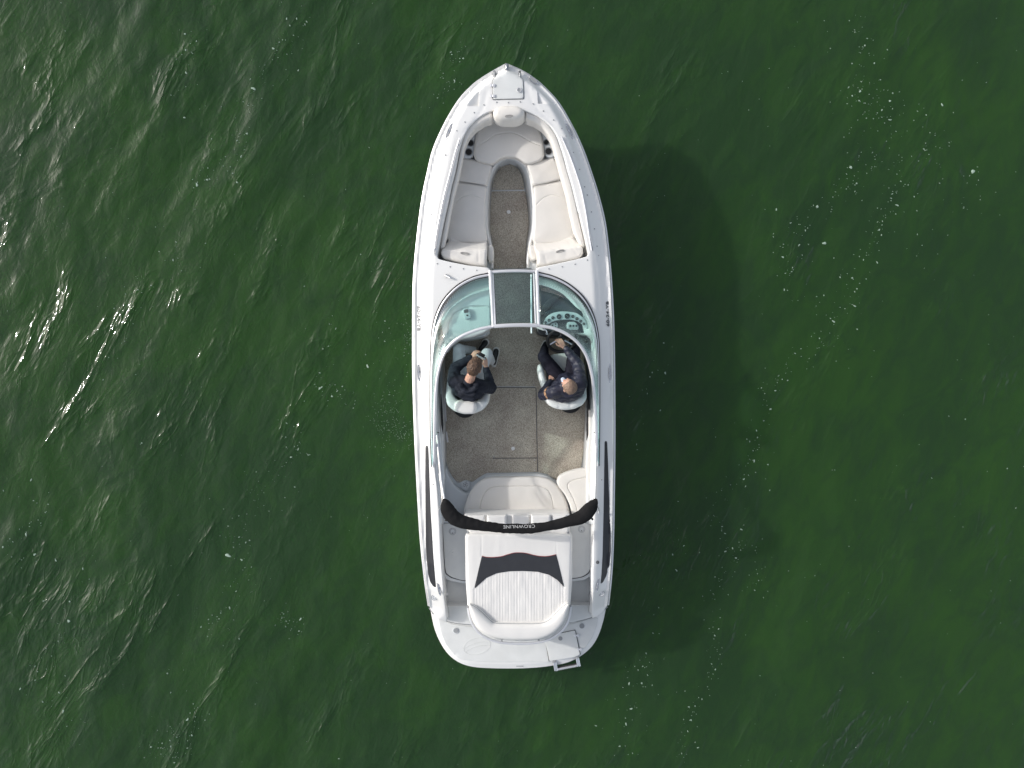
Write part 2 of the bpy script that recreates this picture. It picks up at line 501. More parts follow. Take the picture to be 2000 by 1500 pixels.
# ------------------------------------------------------------------ water
WAVES = []
_wr = random.Random(3)
for lam, amp, spread, n_ in ((3.2, 0.009, 30, 3), (1.7, 0.006, 35, 5), (0.95, 0.0040, 40, 7), (0.55, 0.0022, 45, 9), (0.33, 0.0012, 50, 9), (0.2, 0.0005, 50, 8)):
    for k in range(n_):
        a = R(-28+_wr.uniform(-spread, spread)); lm = lam*_wr.uniform(0.8, 1.25)
        WAVES.append((math.cos(a)*2*math.pi/lm, math.sin(a)*2*math.pi/lm, _wr.uniform(0, 6.28), amp*_wr.uniform(0.5, 1.1)))
def wave_z(x, y):
    x = np.asarray(x, float); y = np.asarray(y, float)
    wx = x+0.25*np.sin(0.7*y+1.3)+0.12*np.sin(1.9*y+0.6*x); wy = y+0.25*np.sin(0.8*x+0.4)+0.12*np.sin(2.1*x-0.7*y)
    z = np.zeros_like(x)
    for kx, ky, ph, am in WAVES:
        s = np.sin(kx*wx+ky*wy+ph)
        z = z+am*(s+0.25*(s*s-0.5))
    env = 0.65+0.35*np.sin(0.55*x+0.9*np.sin(0.5*y))*np.cos(0.48*y+0.7)
    return z*env-0.01
HBX = [-4.1, -3.9, -3.2, -2.0, 0.0, 1.4, 2.6, 3.3, 3.75]; HBW = [0.2, 0.75, 1.15, 1.25, 1.25, 1.15, 0.80, 0.40, 0.02]
def hull_ripples(x, y):
    # small waves thrown back by the hull, dying away within a metre or so
    hw = np.interp(y, HBX, HBW, left=0, right=0)
    d = np.abs(x-0.02)-hw
    dy = np.maximum(np.maximum(y-3.75, -4.1-y), 0); d = np.hypot(np.maximum(d, 0), dy)
    ph = 1.4*np.sin(1.7*y+0.8*np.sin(2.9*y))+0.8*np.sin(4.3*y+1.0)
    amp = 0.55+0.45*np.sin(1.1*y+0.6)
    return np.exp(-d/0.42)*amp*(0.0045*np.sin(2*np.pi*d/0.30+ph)+0.0025*np.sin(2*np.pi*d/0.17+1.7*ph+5*y))
def graded(a, step, far):
    c = list(np.arange(0, a, step)); s = step
    while c[-1] < far: s *= 1.35; c.append(c[-1]+s)
    c = np.array(c); return np.concatenate([-c[:0:-1], c])
gx, gy = graded(8.4, 0.045, 2500), graded(6.6, 0.045, 2500)
X, Y = np.meshgrid(gx, gy)
Zw = wave_z(X, Y)+hull_ripples(X, Y)
fade = np.clip(1.6-np.maximum(np.abs(X)/14, np.abs(Y)/14), 0, 1)
Zw = Zw*fade
nx, ny = len(gx), len(gy)
vv = np.stack([X.ravel(), Y.ravel(), Zw.ravel()], 1)
me = bpy.data.meshes.new('water')
i0 = (np.arange(ny-1)[:, None]*nx+np.arange(nx-1)[None]).ravel()
ff = np.stack([i0, i0+1, i0+nx+1, i0+nx], 1)
me.vertices.add(len(vv)); me.vertices.foreach_set('co', vv.ravel())
me.loops.add(ff.size); me.loops.foreach_set('vertex_index', ff.ravel().astype(np.int32))
me.polygons.add(len(ff)); me.polygons.foreach_set('loop_start', np.arange(0, ff.size, 4, dtype=np.int32))
me.update(); me.validate()
me.polygons.foreach_set('use_smooth', [True]*len(me.polygons))
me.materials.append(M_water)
water = bpy.data.objects.new('water', me); COL.objects.link(water); water['kind'] = 'structure'

# ------------------------------------------------------------------ foam flecks drifting on the water
def foam():
    rf = random.Random(11); v = []; f = []
    def fleck(px, py, s):
        c = P(px, py, 0); rad = s*0.0053; n_ = 7 if s < 1.3 else 11
        z = float(wave_z(np.array([c.x]), np.array([c.y]))[0])
        a0 = rf.uniform(0, 6.28); el = rf.uniform(1.0, 1.9); ph = rf.uniform(0, 6.28)
        b = len(v)
        for lev, sc in ((0.000, 1.0), (0.006, 0.7)):
            for k in range(n_):
                a = 6.283*k/n_
                q = rad*sc*(1+0.28*math.sin(2*a+ph)+0.18*math.sin(3*a+2*ph))
                x, y = q*math.cos(a)*el, q*math.sin(a)
                v.append((c.x+x*math.cos(a0)-y*math.sin(a0), c.y+x*math.sin(a0)+y*math.cos(a0), z+0.002+lev))
        for k in range(n_):
            k2 = (k+1) % n_; f.append((b+k, b+k2, b+n_+k2, b+n_+k))
        f.append(tuple(b+n_+k for k in range(n_)))
    lines = [([(1660, 20), (1680, 110), (1690, 200), (1700, 300), (1640, 370), (1560, 440), (1540, 540)], 190, 32),
             ([(1720, 190), (1755, 330), (1735, 420), (1700, 470), (1660, 600)], 120, 22),
             ([(1640, 180), (1800, 240), (1830, 330)], 50, 30),
             ([(1560, 560), (1640, 640), (1570, 690), (1500, 760), (1480, 860), (1470, 920)], 110, 22),
             ([(1480, 900), (1400, 990), (1430, 1080), (1390, 1180), (1400, 1290), (1350, 1390), (1335, 1480)], 130, 16),
             ([(1380, 980), (1300, 1150), (1270, 1300), (1230, 1360), (1215, 1440)], 80, 30),
             ([(1300, 680), (1260, 780), (1240, 880)], 26, 26),
             ([(1450, 1050), (1480, 1150)], 34, 26),
             ([(580, 10), (560, 70), (530, 120), (490, 190), (470, 270), (430, 330), (380, 360)], 120, 22),
             ([(940, 20), (900, 90), (880, 150), (860, 190)], 60, 22),
             ([(350, 60), (370, 130), (340, 200)], 28, 30),
             ([(350, 470), (345, 520), (280, 560), (260, 620), (230, 740)], 60, 26),
             ([(640, 610), (665, 660), (620, 730), (640, 760), (690, 780)], 60, 22),
             ([(560, 830), (580, 880), (520, 935)], 40, 18),
             ([(60, 940), (80, 1010), (30, 1060), (45, 1100)], 40, 26),
             ([(510, 925), (500, 990), (460, 1070), (480, 1130), (430, 1190), (400, 1230)], 110, 26),
             ([(540, 1200), (580, 1225)], 40, 18),
             ([(350, 1330), (380, 1400), (310, 1470), (385, 1440)], 80, 26),
             ([(160, 1110), (90, 1290), (75, 1350), (150, 1420)], 50, 28),
             ([(730, 740), (770, 690), (740, 640)], 24, 26),
             ([(1880, 300), (1900, 380), (1780, 500)], 30, 30)]
    for pts, n_, sg in lines:
        C = catmull(pts, 12)
        for _ in range(n_):
            c = C[min(len(C)-1, int(rf.random()**0.9*len(C)))]
            s = min(4.6, math.exp(rf.gauss(-0.38, 0.60)))
            g = sg*(0.35+0.65*rf.random())
            fleck(c[0]+rf.gauss(0, g), c[1]+rf.gauss(0, g), s)
    for _ in range(420):
        fleck(rf.uniform(0, 2000), rf.uniform(0, 1500), min(2.6, math.exp(rf.gauss(-0.65, 0.5))))
    for (cx_, cy_, sx, sy, n_) in ((752, 805, 16, 34, 130), (790, 845, 14, 22, 60), (798, 650, 7, 26, 60), (765, 850, 12, 30, 40)):
        for _ in range(n_):
            fleck(cx_+rf.gauss(0, sx)-0.3*0, cy_+rf.gauss(0, sy), rf.uniform(0.3, 0.8))
    o = link_mesh('foam', v, f, M_foam, None, False)
    tag(o, 'pale flecks of foam drifting in loose lines on the green water', 'foam', kind='stuff')
foam()

# ------------------------------------------------------------------ boat: main outlines (photo pixels)
_ky = [(124, 1.27), (300, 1.18), (500, 1.12), (900, 1.05), (1100, 1.00), (1150, 0.92), (1212, 0.56), (1330, 0.5)]
KY = [-(750-py)*(CAM_H-z)/FOC for py, z in _ky]; KZ = [z for _, z in _ky]
def zw(y): return np.interp(-np.asarray(y, float), KY, KZ)      # sheer height along the boat
def zs(py):      # sheer height seen at this photo row
    z = 1.05
    for _ in range(12): z = float(zw((750-py)*(CAM_H-z)/FOC))
    return z
OUT_L = [(989, 124), (964, 138), (940, 153), (920, 169), (896, 196), (870, 240), (848, 290), (836, 338), (826, 388), (818, 450),
         (812, 510), (809, 560), (808, 640), (808, 720), (810, 800), (813, 880), (817, 960), (821, 1030), (825, 1080), (831, 1135), (838, 1184)]
OUT_R = [(989, 124), (1020, 138), (1042, 152), (1060, 167), (1090, 200), (1119, 250), (1140, 297), (1157, 346), (1168, 382), (1180, 432),
         (1187, 486), (1192, 540), (1196, 610), (1198, 680), (1199, 790), (1199, 880), (1198, 960), (1197, 1030), (1195, 1090), (1192, 1135), (1187, 1182)]
IN_L = [(994, 213), (975, 213), (955, 219), (935, 229), (917, 246), (905, 266), (896, 295), (890, 330), (882, 360), (875, 395), (868, 425),
        (860, 465), (852, 505), (880, 512), (915, 519), (957, 524), (958, 534), (956, 541), (925, 549), (896, 565), (872, 590), (857, 618),
        (850, 650), (848, 700), (847, 800), (849, 915), (855, 960), (859, 1022), (861, 1080), (863, 1112), (873, 1206)]
IN_R = [(994, 213), (1012, 213), (1032, 219), (1052, 228), (1074, 244), (1088, 264), (1100, 298), (1110, 335), (1118, 362), (1126, 395), (1133, 425),
        (1142, 462), (1151, 500), (1120, 508), (1085, 516), (1046, 524), (1046, 534), (1049, 541), (1080, 548), (1110, 564), (1134, 588), (1150, 616),
        (1160, 650), (1163, 700), (1164, 800), (1163, 915), (1161, 960), (1159, 1022), (1158, 1080), (1157, 1112), (1155, 1196)]
def outer_w(side):
    pts = catmull(OUT_L if side < 0 else OUT_R, 8)
    return [tuple(P(x, y, zs(y))) for x, y in pts]
oL, oR = outer_w(-1), outer_w(1)
outer_line = oL[::-1]+oR[1:]
def inner_w(L, dz=0.09):
    pts = round_poly(L, 9, closed=False)
    return [tuple(P(x, y, zs(y)+dz)) for x, y in pts]
iL, iR = inner_w(IN_L), inner_w(IN_R)
ol2 = [(p[0], p[1]) for p in outer_line]
yk = lambda y: 750 - y/px2m(1.05)    # world y -> photo y (deck height)
def sheer_at(x, y): return zw(y)
def deck_height(x, y):
    x = np.asarray(x, float); y = np.asarray(y, float)
    d = seg_dist(np.stack([x.ravel(), y.ravel()], 1), ol2, closed=False).reshape(x.shape)
    w = np.interp(yk(y), [124, 200, 300, 450, 700, 900, 1190], [0.10, 0.11, 0.14, 0.20, 0.23, 0.23, 0.20])
    u = np.clip((d-0.035)/w, 0, 1)
    prof = 0.10*(u*u*(3-2*u)*0.5+u*0.5)
    lip = 0.012*np.clip(1-np.abs(d-0.02)/0.02, 0, 1)
    crown = 0.03*np.clip((d-0.2)/0.8, 0, 1)
    crease = -0.006*np.exp(-((d-0.045)/0.008)**2)
    return sheer_at(x, y)+prof+lip+crown+crease
def D(px, py, up=0.0):
    """point on the deck surface seen at this photo pixel"""
    z = 1.1
    for _ in range(3):
        p = P(px, py, z); z = float(deck_height(np.array([p.x]), np.array([p.y]))[0])
    p = P(px, py, z); p.z += up
    return p

boat = empty('motorboat', (0.02, 0.0, 0.0))
tag(boat, 'white open bow motorboat with grey carpet and green tinted windshield on dark green water', 'motorboat')
BW = boat.matrix_world.copy()
boat.location = (0, 0, 0)

# --- hull sides
def hull():
    mb = MB(); n = len(outer_line); rings = []
    for (dz, k, bow) in ((0.0, 1.0, 0.0), (-0.015, 1.006, -0.006), (-0.05, 1.006, -0.006), (-0.06, 0.988, 0.02), (-0.30, 0.965, 0.18),
                         (-0.62, 0.915, 0.42), (-0.66, 0.885, 0.46), (-1.02, 0.80, 0.95), (-1.35, 0.45, 1.5)):
        ring = []
        for p in outer_line:
            bf = min(1, max(0, (p[1]-0.5)/3.8))**1.5
            ring.append((0.02+(p[0]-0.02)*k*(1-0.22*bf*min(1, -dz)), p[1]-bow*bf, p[2]+dz))
        rings.append(ring)
    v = [q for r in rings for q in r]; f = []
    for i in range(len(rings)-1):
        for k in range(n-1):
            f.append((i*n+k, (i+1)*n+k, (i+1)*n+k+1, i*n+k+1))
    f.append(tuple([i*n for i in range(len(rings))]+[i*n+n-1 for i in range(len(rings)-1, -1, -1)]))
    f = [tuple(reversed(q)) for q in f]
    mb.add(v, f)
    o = mb.build('hull', M_gel, boat, sharp=30)
    rb = MB().tube([(p[0]*1.008, p[1]+0.004*(p[1] > 3), p[2]-0.035) for p in outer_line], 0.016, 8)
    rb.build('rub_rail', M_alu, o)
    return o
hull_o = hull()

# --- deck moulding
deck_poly = [(p[0], p[1]) for p in (oL[::-1]+oR[1:])]
tailR = [tuple(P(x, y, 0.62)) for x, y in [(1187, 1182), (1178, 1190), (1166, 1199), (1155, 1204)]]
tailL = [tuple(P(x, y, 0.62)) for x, y in [(873, 1213), (863, 1209), (850, 1200), (838, 1184)]]
ring = deck_poly+[t[:2] for t in tailR[1:]]+[q[:2] for q in iR[::-1]]+[q[:2] for q in iL[1:]]+[t[:2] for t in tailL[:-1]]
scoopL = W2([(909, 206.5), (921, 191), (936, 177), (935.5, 206.5)], 1.33)
scoopR = W2([(1049, 175), (1064, 188), (1078, 202), (1051, 202)], 1.33)
scoop_x = []
for sp_ in (scoopL, scoopR):
    c_ = np.mean(np.array(sp_), 0)
    for k_ in (-0.003, 0.004):
        q_ = np.array(resample(sp_, 0.008)); v_ = c_-q_; v_ /= np.linalg.norm(v_, axis=1)[:, None]
        scoop_x += [tuple(t) for t in (q_+v_*k_)]
    g_ = np.stack(np.meshgrid(np.arange(-0.1, 0.1, 0.01), np.arange(-0.1, 0.1, 0.01)), -1).reshape(-1, 2)+c_
    scoop_x += [tuple(t) for t in g_[inside(g_, sp_)]]
inner_edge = [(q[0], q[1]) for q in (iL[::-1]+iR[1:])]
def deck_extra(x, y, d):
    z = np.zeros_like(x)
    q = np.stack([x, y], 1)
    # recessed foot holds either side of the anchor hatch: ramp down aft, step up
    for poly, la in ((scoopL, (0, 2)), (scoopR, (0, 2))):
        ins = inside(q, poly)
        dl = seg_dist(q, poly[0:3], closed=False)
        z = np.where(ins, z-0.055*np.clip(dl/0.13, 0, 1), z)
    # raised line beside the bow cockpit, soft
    di = seg_dist(q, inner_edge, closed=False)
    z = z+0.008*np.exp(-((di-0.10)/0.03)**2)*np.clip((yk(y)-250)/60, 0, 1)*np.clip((520-yk(y))/40, 0, 1)
    # styling creases on the foredeck
    for pl in (wl([(948, 200), (952, 180), (942, 220), (925, 240), (905, 262)], 1.27), wl([(1031, 178), (1036, 200), (1058, 226), (1080, 245)], 1.27),
               wl([(845, 500), (840, 560), (836, 640), (834, 760), (833, 860)], 1.15), wl([(1158, 500), (1166, 560), (1170, 640), (1171, 760), (1170, 860)], 1.15)):
        ds = seg_dist(q, pl, closed=False)
        z = z-0.006*np.exp(-(ds/0.018)**2)
    return z
deck = pad('deck', ring, 1.1, 0.0, M_gel, boat, r=0.012, step=0.026, bstep=0.03, dfun=deck_extra, xpts=scoop_x,
           zfun=lambda x, y: deck_height(x, y), sharp=28, bottom=False)
# the skirt of the deck: outer side tucks inside the hull
me = deck.data
hold = 0
for v_ in me.vertices:
    if v_.co.z == 0.0:
        d_ = seg_dist([(v_.co.x, v_.co.y)], ol2, closed=False)[0]
        v_.co.z = float(sheer_at(v_.co.x, v_.co.y))-(0.02 if d_ < 0.03 else 0.30)
        if d_ < 0.03: v_.co.x = 0.02+(v_.co.x-0.02)*0.995
me.update()

# --- cockpit sole and liners
def main_hole(z):
    a = round_poly(IN_L[14:], 9, closed=False); b = round_poly(IN_R[14:], 9, closed=False)
    return W2(a, z)+W2(b[::-1], z)
sole_pts = [(955, 526), (1048, 526), (1048, 545), (1145, 560), (1172, 640), (1172, 940), (1168, 1010), (845, 1010), (843, 940), (842, 640), (865, 560), (955, 545)]
sole = ppad('cockpit_sole', sole_pts, 0.345, 0.2, M_gel2, boat, rc=4, r=0.0, step=0.2)
liner_parts = []
liner = MB()
A = [P(x, y, zs(y)+0.07) for x, y in [(850, 640), (848, 700), (847.5, 800), (849, 915), (855, 960), (859, 1024)]]
Bm = [P(x, y, 0.80) for x, y in [(860, 640), (859, 700), (860, 800), (862, 880), (865, 940), (866, 1024)]]
Bf = [P(x, y, 0.34) for x, y in [(869, 640), (869, 700), (870, 800), (872, 900), (870, 960), (868, 1024)]]
liner.loft(A, Bm, 40); liner.loft(Bm, Bf, 40)
liner_parts.append(liner.build('side_liner', M_gel2, boat)); liner = MB()
A = [P(x, y, zs(y)+0.07) for x, y in [(1160, 640), (1163, 700), (1163.5, 800), (1162.5, 915), (1160, 960), (1158.5, 1024)]]
Bm = [P(x, y, 0.80) for x, y in [(1153, 640), (1154, 700), (1153, 800), (1151, 880), (1150, 940), (1150, 1024)]]
Bf = [P(x, y, 0.34) for x, y in [(1146, 640), (1144, 700), (1143, 800), (1139, 900), (1133, 960), (1133, 1024)]]
liner.loft(A, Bm, 40); liner.loft(Bm, Bf, 40)
liner_parts.append(liner.build('side_liner', M_gel2, boat))
for q_ in liner_parts:
    sd = q_.modifiers.new('t', 'SOLIDIFY'); sd.thickness = 0.012; sd.offset = 0
# side pockets and trims in the liner
for nm, pts, z, m, w in (('side_pocket', [(861.5, 770), (862.5, 800), (864, 830), (865.5, 848)], 0.84, M_gasket, 0.016),
                         ('side_pocket', [(1148, 770), (1149, 800), (1148, 840), (1146, 860)], 0.80, M_gasket, 0.022)):
    MB().tube([P(x, y, z) for x, y in pts], [0.004, w, w, 0.004], 8, flat=0.6).build(nm, m, liner_parts[0 if pts[0][0] < 1000 else 1])
for pts in ([(867.5, 745), (869, 780), (871, 823)], [(871.5, 843), (873, 853), (874.5, 864)]):
    MB().tube([P(x, y, 0.42) for x, y in pts], 0.013, 6).build('trim_strip', M_alu, liner_parts[0])
# coaming pads on both sides
for nm, pts, z in (('coaming_pad', [(1150, 800), (1158, 800), (1159, 880), (1157, 930), (1153, 985), (1144, 915), (1146, 880), (1150, 850)], 0.86),
                   ('coaming_pad', [(851, 820), (857, 820), (863, 880), (868, 930), (866, 950), (860, 940), (855, 900)], 0.9)):
    ppad(nm, pts, z, z-0.06, M_vinyl if pts[0][0] > 1000 else M_gel2, boat, rc=3, r=0.012, step=0.03, puff=0.01, puffd=0.04)

# carpets
M_trim = mat_simple('floor_trim', (0.13, 0.125, 0.12), 0.4, var=0.1)
def carpet(pts, z, rc=3):
    return ppad('carpet', pts, z, z-0.008, M_carpet, boat, rc=rc, r=0.004, step=0.12)
carpet([(961, 530), (1044, 530), (1047, 625), (1150, 640), (1144, 700), (1143.5, 812), (1141, 870), (1135, 914), (1120, 925), (1086, 938),
        (1070, 927), (1051, 922), (950, 924), (936, 932), (922, 942), (912, 937), (903, 940), (895, 944), (884, 932), (876, 918), (872, 903),
        (870.5, 870), (869.5, 700), (868, 660), (962, 640)], 0.357)
bow_c1 = carpet([(992, 318), (1003, 322), (1012, 330), (1018, 340), (1022, 352), (1024.5, 370), (961, 371), (963, 354), (967, 341), (973, 331), (982, 322)], 0.455, 2)
bow_c2 = carpet([(960, 373.5), (1026, 373), (1030, 400), (1033, 440), (1031, 456), (1028, 472), (1027, 495), (1028, 524), (963, 525), (962, 495), (961, 472),
                 (957.5, 452), (957, 440), (958, 400)], 0.455, 3)
for pts in ([(963, 757), (1045, 757), (1047, 759), (1048.5, 850), (1050, 921)], [(962, 895), (1049, 894.5)]):
    MB().tube([P(x, y, 0.358) for x, y in round_poly(pts, 2, closed=False)], 0.0065, 6, flat=0.6).build('floor_hatch_trim', M_trim, boat)
MB().tube([P(962, 755, .359), P(1046, 755.4, .359)], 0.004, 5).build('floor_hatch_trim', M_gel2, boat)
for (x, y, z) in ((1002, 876, 0.357), (993.5, 414, 0.456)):
    o = MB().disc(P(x, y, z), 0.027, 0.006, 20, dome=0.003).build('table_socket', M_gel, boat)
MB().ring(P(1002, 876, 0.357), 0.082, 0.003).build('socket_ring', M_carpet, boat)
# snaps: each fastener its own part
def snap(p, r=0.009, m=None):
    MB().disc(p, r, 0.005, 10, dome=0.003).build('snap_fastener', m or M_chrome, boat)
for x, y in [(992, 322), (964, 368), (1020, 366), (1018, 375), (973, 521), (1020, 520)]: snap(P(x, y, 0.456), 0.008)
for x, y in [(967, 754), (967, 763), (1043, 751), (965, 892), (1044, 899), (1044, 919), (895, 941)]: snap(P(x, y, 0.358), 0.008)
for x, y in [(970, 200), (993, 200.5), (1016, 199), (945, 205), (926, 220), (908, 238.5), (892, 255.5), (870, 303), (860, 336), (852, 371), (848, 387),
             (842, 419), (833, 488), (831, 506), (1041, 203), (1061, 217), (1081, 234.5), (1097, 251), (1105, 266), (1120, 298), (1132, 331), (1142, 365),
             (1147, 381), (1155, 414), (1161, 447), (1166, 481), (1169, 499), (854, 515), (879, 521), (905, 525), (931, 528), (955, 529.5),
             (1147, 508), (1123, 516), (1098, 521), (1072, 525), (1048, 529), (846, 946), (1175, 937), (845, 1198), (884, 1080-2)]:
    snap(D(x, y, 0.001), 0.0085, M_grey)

# --- bow cockpit
rimL = [(952, 528), (961, 524), (961, 505), (958, 478), (952, 460), (949, 440), (948.5, 400), (951, 360), (956, 343), (964, 325), (976, 313), (995, 306)]
rimR = [(995, 306), (1014, 313), (1028, 324), (1035, 342), (1039, 360), (1043, 400), (1043, 440), (1040, 460), (1035, 478), (1031, 505), (1031, 524), (1046, 527)]
inb = round_poly(IN_L[:13], 9, closed=False); inr = round_poly(IN_R[:13], 9, closed=False)
def grow(pts, k): return [(x+(k if x > 994 else -k), y-(k if y < 300 else 0)) for x, y in pts]
base_poly = grow(inb, 3)[::-1]+grow(inr, 3)[1:]+[(1153, 520), (1046, 530)]+round_poly(rimR, 10, closed=False)[::-1][1:]+round_poly(rimL, 10, closed=False)[::-1][1:-1]+[(952, 530), (848, 525)]
base = pad('bow_seat_base', W2(base_poly, 0.78), 0.78, 0.44, M_gel2, boat, r=0.012, step=0.06)
# inclined wall of the foot well
fw = MB()
cl = [(963, 526), (962, 495), (961, 472), (957, 452), (956.5, 440), (957.5, 400), (959.5, 371), (963, 353), (969, 338), (980, 322), (992, 316),
      (1004, 320), (1014, 330), (1020, 341), (1024, 355), (1027, 375), (1031, 400), (1034, 440), (1032, 456), (1029, 472), (1028, 495), (1029, 526)]
rm = rimL[1:-1]+rimR[:-1]
r0 = [P(x, y, 0.772) for x, y in round_poly(rm, 8, closed=False)]
r1 = [P(x, y, 0.44) for x, y in round_poly(cl, 6, closed=False)]
fw.loft(r0, r1, 120)
fwo = fw.build('foot_well', M_gel2, boat); fwo.modifiers.new('t', 'SOLIDIFY').thickness = 0.008
ppad('bow_sole', [(950, 300), (1040, 300), (1045, 528), (950, 528)], 0.444, 0.30, M_gel2, boat, rc=3, r=0, step=0.3)
MB().tube([P(x, y, 0.79) for x, y in round_poly(rm, 8, closed=False)], 0.020, 8).build('foot_well_lip', M_gel, fwo)
# cup holder consoles
def console(pts, cups):
    c = ppad('cup_holder_console', pts, 0.89, 0.78, M_gel2, boat, rc=4, r=0.015, step=0.03)
    for x, y, r in cups:
        o = MB().disc(P(x, y, 0.888), 0.050*r, 0.006, 24).build('cup_holder', M_black, c)
        MB().ring(P(x, y, 0.893), 0.045*r, 0.006).build('cup_rim', M_grey, o)
console([(957, 236), (935, 243), (919, 259), (908, 282), (903, 308), (917, 309), (925, 304), (926, 280), (931, 256), (941, 242)], [(919, 279.5, 1), (915.5, 297, 1.05)])
console([(1034, 235), (1050, 240), (1066, 254), (1076, 275), (1086, 303), (1076, 308), (1066, 306), (1063, 290), (1059, 266), (1050, 248)], [(1067, 278, 0.85), (1071.5, 295.5, 1.08)])
# bow cushion
def cushion(name, pts, zt, mat=None, rc=6, puff=0.018, th=0.1, seams=(), piping=True, wr=0.004, r=0.022, step=0.02, parent=None, sw=0.006, sdp=0.005):
    mat = mat or M_vinyl
    s = [(wl(q, zt, 10), sw, sdp) for q in seams]
    xp = []
    for pl_, _w, _d in s:
        q_ = np.array(resample(pl_, 0.014, closed=False)); t_ = np.gradient(q_, axis=0); t_ /= np.maximum(np.linalg.norm(t_, axis=1)[:, None], 1e-9)
        nn_ = np.stack([-t_[:, 1], t_[:, 0]], 1)
        for k_ in (-0.007, 0.0, 0.007): xp += [tuple(v) for v in q_+nn_*k_]
    if xp:
        ring_ = W2(round_poly(pts, rc), zt); xa = np.array(xp); xp = xa[inside(xa, ring_) & (seg_dist(xa, ring_) > 0.012)]
    o = ppad(name, pts, zt, zt-th, mat, parent or boat, rc=rc, r=r, puff=puff, puffd=0.08, seams=s, wr=wr, wrs=7, step=step, xpts=xp if len(xp) else None)
    if piping:
        pl = [(x, y, zt-r*0.9) for x, y in W2(round_poly(pts, rc), zt-r)]
        MB().tube(pl+[pl[0]], 0.0045, 5).build('piping', M_vinylw, o)
    return o
cushion('bow_cushion', [(956, 237), (1034, 236), (1048, 247), (1058, 266), (1062, 290), (1063, 308), (1050, 316), (1029, 321), (1016, 311), (1005, 306),
                        (984, 306), (974, 311), (962, 321), (945, 317), (930, 313), (925, 304), (927, 280), (932, 256), (942, 243)], 0.93, rc=9,
        seams=[[(934, 284), (950, 276), (966, 263), (990, 259), (1010, 261), (1030, 274), (1045, 281), (1056, 284)]], sw=0.004, sdp=0.006)
cushion('side_cushion', [(905, 309), (928, 313), (961, 322), (956, 342), (950, 362), (922, 357), (894, 353.5), (898, 331)], 0.88, rc=4)
cushion('side_cushion', [(1029, 322), (1058, 313), (1083, 308), (1089, 325), (1096, 350), (1064, 358), (1041, 362), (1036, 342)], 0.88, rc=4)
cushion('lounge_cushion', [(893, 356), (920, 360), (950, 364), (948, 400), (948, 440), (952, 472), (935, 476), (900, 474), (870, 468), (879, 420), (886, 382)], 0.88, rc=5,
        seams=[[(886, 400), (900, 385), (920, 381), (940, 388)]], sw=0.004, sdp=0.006)
cushion('lounge_cushion', [(1042, 364), (1068, 360), (1098, 354), (1108, 390), (1116, 425), (1124, 466), (1090, 474), (1060, 477), (1040, 472), (1043, 440), (1043, 400)], 0.88, rc=5,
        seams=[[(1048, 400), (1060, 387), (1080, 380), (1094, 384)]], sw=0.004, sdp=0.006)
# lounge backrests rise towards the stern
def back_left():
    pts = [(877, 457), (888, 464), (902, 470), (920, 472.5), (936, 471), (951, 466), (952, 494), (950, 523), (930, 522), (890, 514), (868, 508), (863, 500), (865, 488), (869, 480)]
    zt = 1.13
    def zf(x, y):
        yp = 750-y/px2m(0.98)
        return 0.90+(zt-0.90)*np.clip((yp-470)/22, 0, 1)**0.8+0.02*np.clip((yp-488)/6, 0, 1)
    w = W2(round_poly(pts, 4), 0.99)
    return pad('lounge_backrest', w, zt, 0.72, M_vinyl, boat, r=0.035, step=0.016, zfun=zf, wr=0.006, wrs=9, sharp=60,
               seams=[(wl([(934, 470), (935, 488), (935, 521)], 1.0), 0.005, 0.006), (wl([(885, 464), (884, 486), (882, 512)], 1.0), 0.005, 0.006),
                      (wl([(865, 489), (890, 489), (934, 492), (951, 493)], 1.05), 0.006, 0.010)])
def back_right():
    pts = [(1120, 456), (1108, 461), (1090, 469), (1070, 472.5), (1054, 469), (1043, 466), (1042, 480), (1047, 497), (1049, 521), (1060, 522), (1100, 514), (1130, 507), (1137, 500), (1136, 486), (1128, 472)]
    zt = 1.13
    def zf(x, y):
        yp = 750-y/px2m(0.98); xp = 1000+x/px2m(0.98)
        yp = yp+(xp-1090)*0.12
        return 0.90+(zt-0.90)*np.clip((yp-468)/22, 0, 1)**0.8+0.02*np.clip((yp-487)/6, 0, 1)
    w = W2(round_poly(pts, 4), 0.99)
    return pad('lounge_backrest', w, zt, 0.72, M_vinyl, boat, r=0.035, step=0.016, zfun=zf, wr=0.006, wrs=9, sharp=60,
               seams=[(wl([(1057, 470), (1060, 490), (1066, 520)], 1.0), 0.005, 0.006), (wl([(1108, 464), (1113, 482), (1127, 506)], 1.0), 0.005, 0.006),
                      (wl([(1048, 496), (1090, 489), (1136, 482)], 1.05), 0.006, 0.010)])
bl, br = back_left(), back_right()
def emblem(c, rx, ry, rot, parent, mat, t=0.0035, n=28):
    mb = MB(); pts = []
    for k in range(n+1):
        a = 2*math.pi*k/n; x, y = rx*math.cos(a), ry*math.sin(a)
        pts.append((c.x+x*math.cos(rot)-y*math.sin(rot), c.y+x*math.sin(rot)+y*math.cos(rot), c.z))
    mb.tube(pts, t, 5)
    for off in (0.25, -0.2):
        q = []
        for k in range(9):
            x = -rx*0.95+1.9*rx*k/8; y = ry*(off+0.35*math.sin(k/8*3.1))-ry*0.15
            q.append((c.x+x*math.cos(rot)-y*math.sin(rot), c.y+x*math.sin(rot)+y*math.cos(rot), c.z))
        mb.tube(q, t*0.8, 5)
    return mb.build('emblem', mat, parent)
emblem(P(908, 495, 1.155), 0.058, 0.016, R(-8), bl, M_thread, 0.003)
emblem(P(1094, 490.5, 1.155), 0.056, 0.016, R(14), br, M_thread, 0.003)
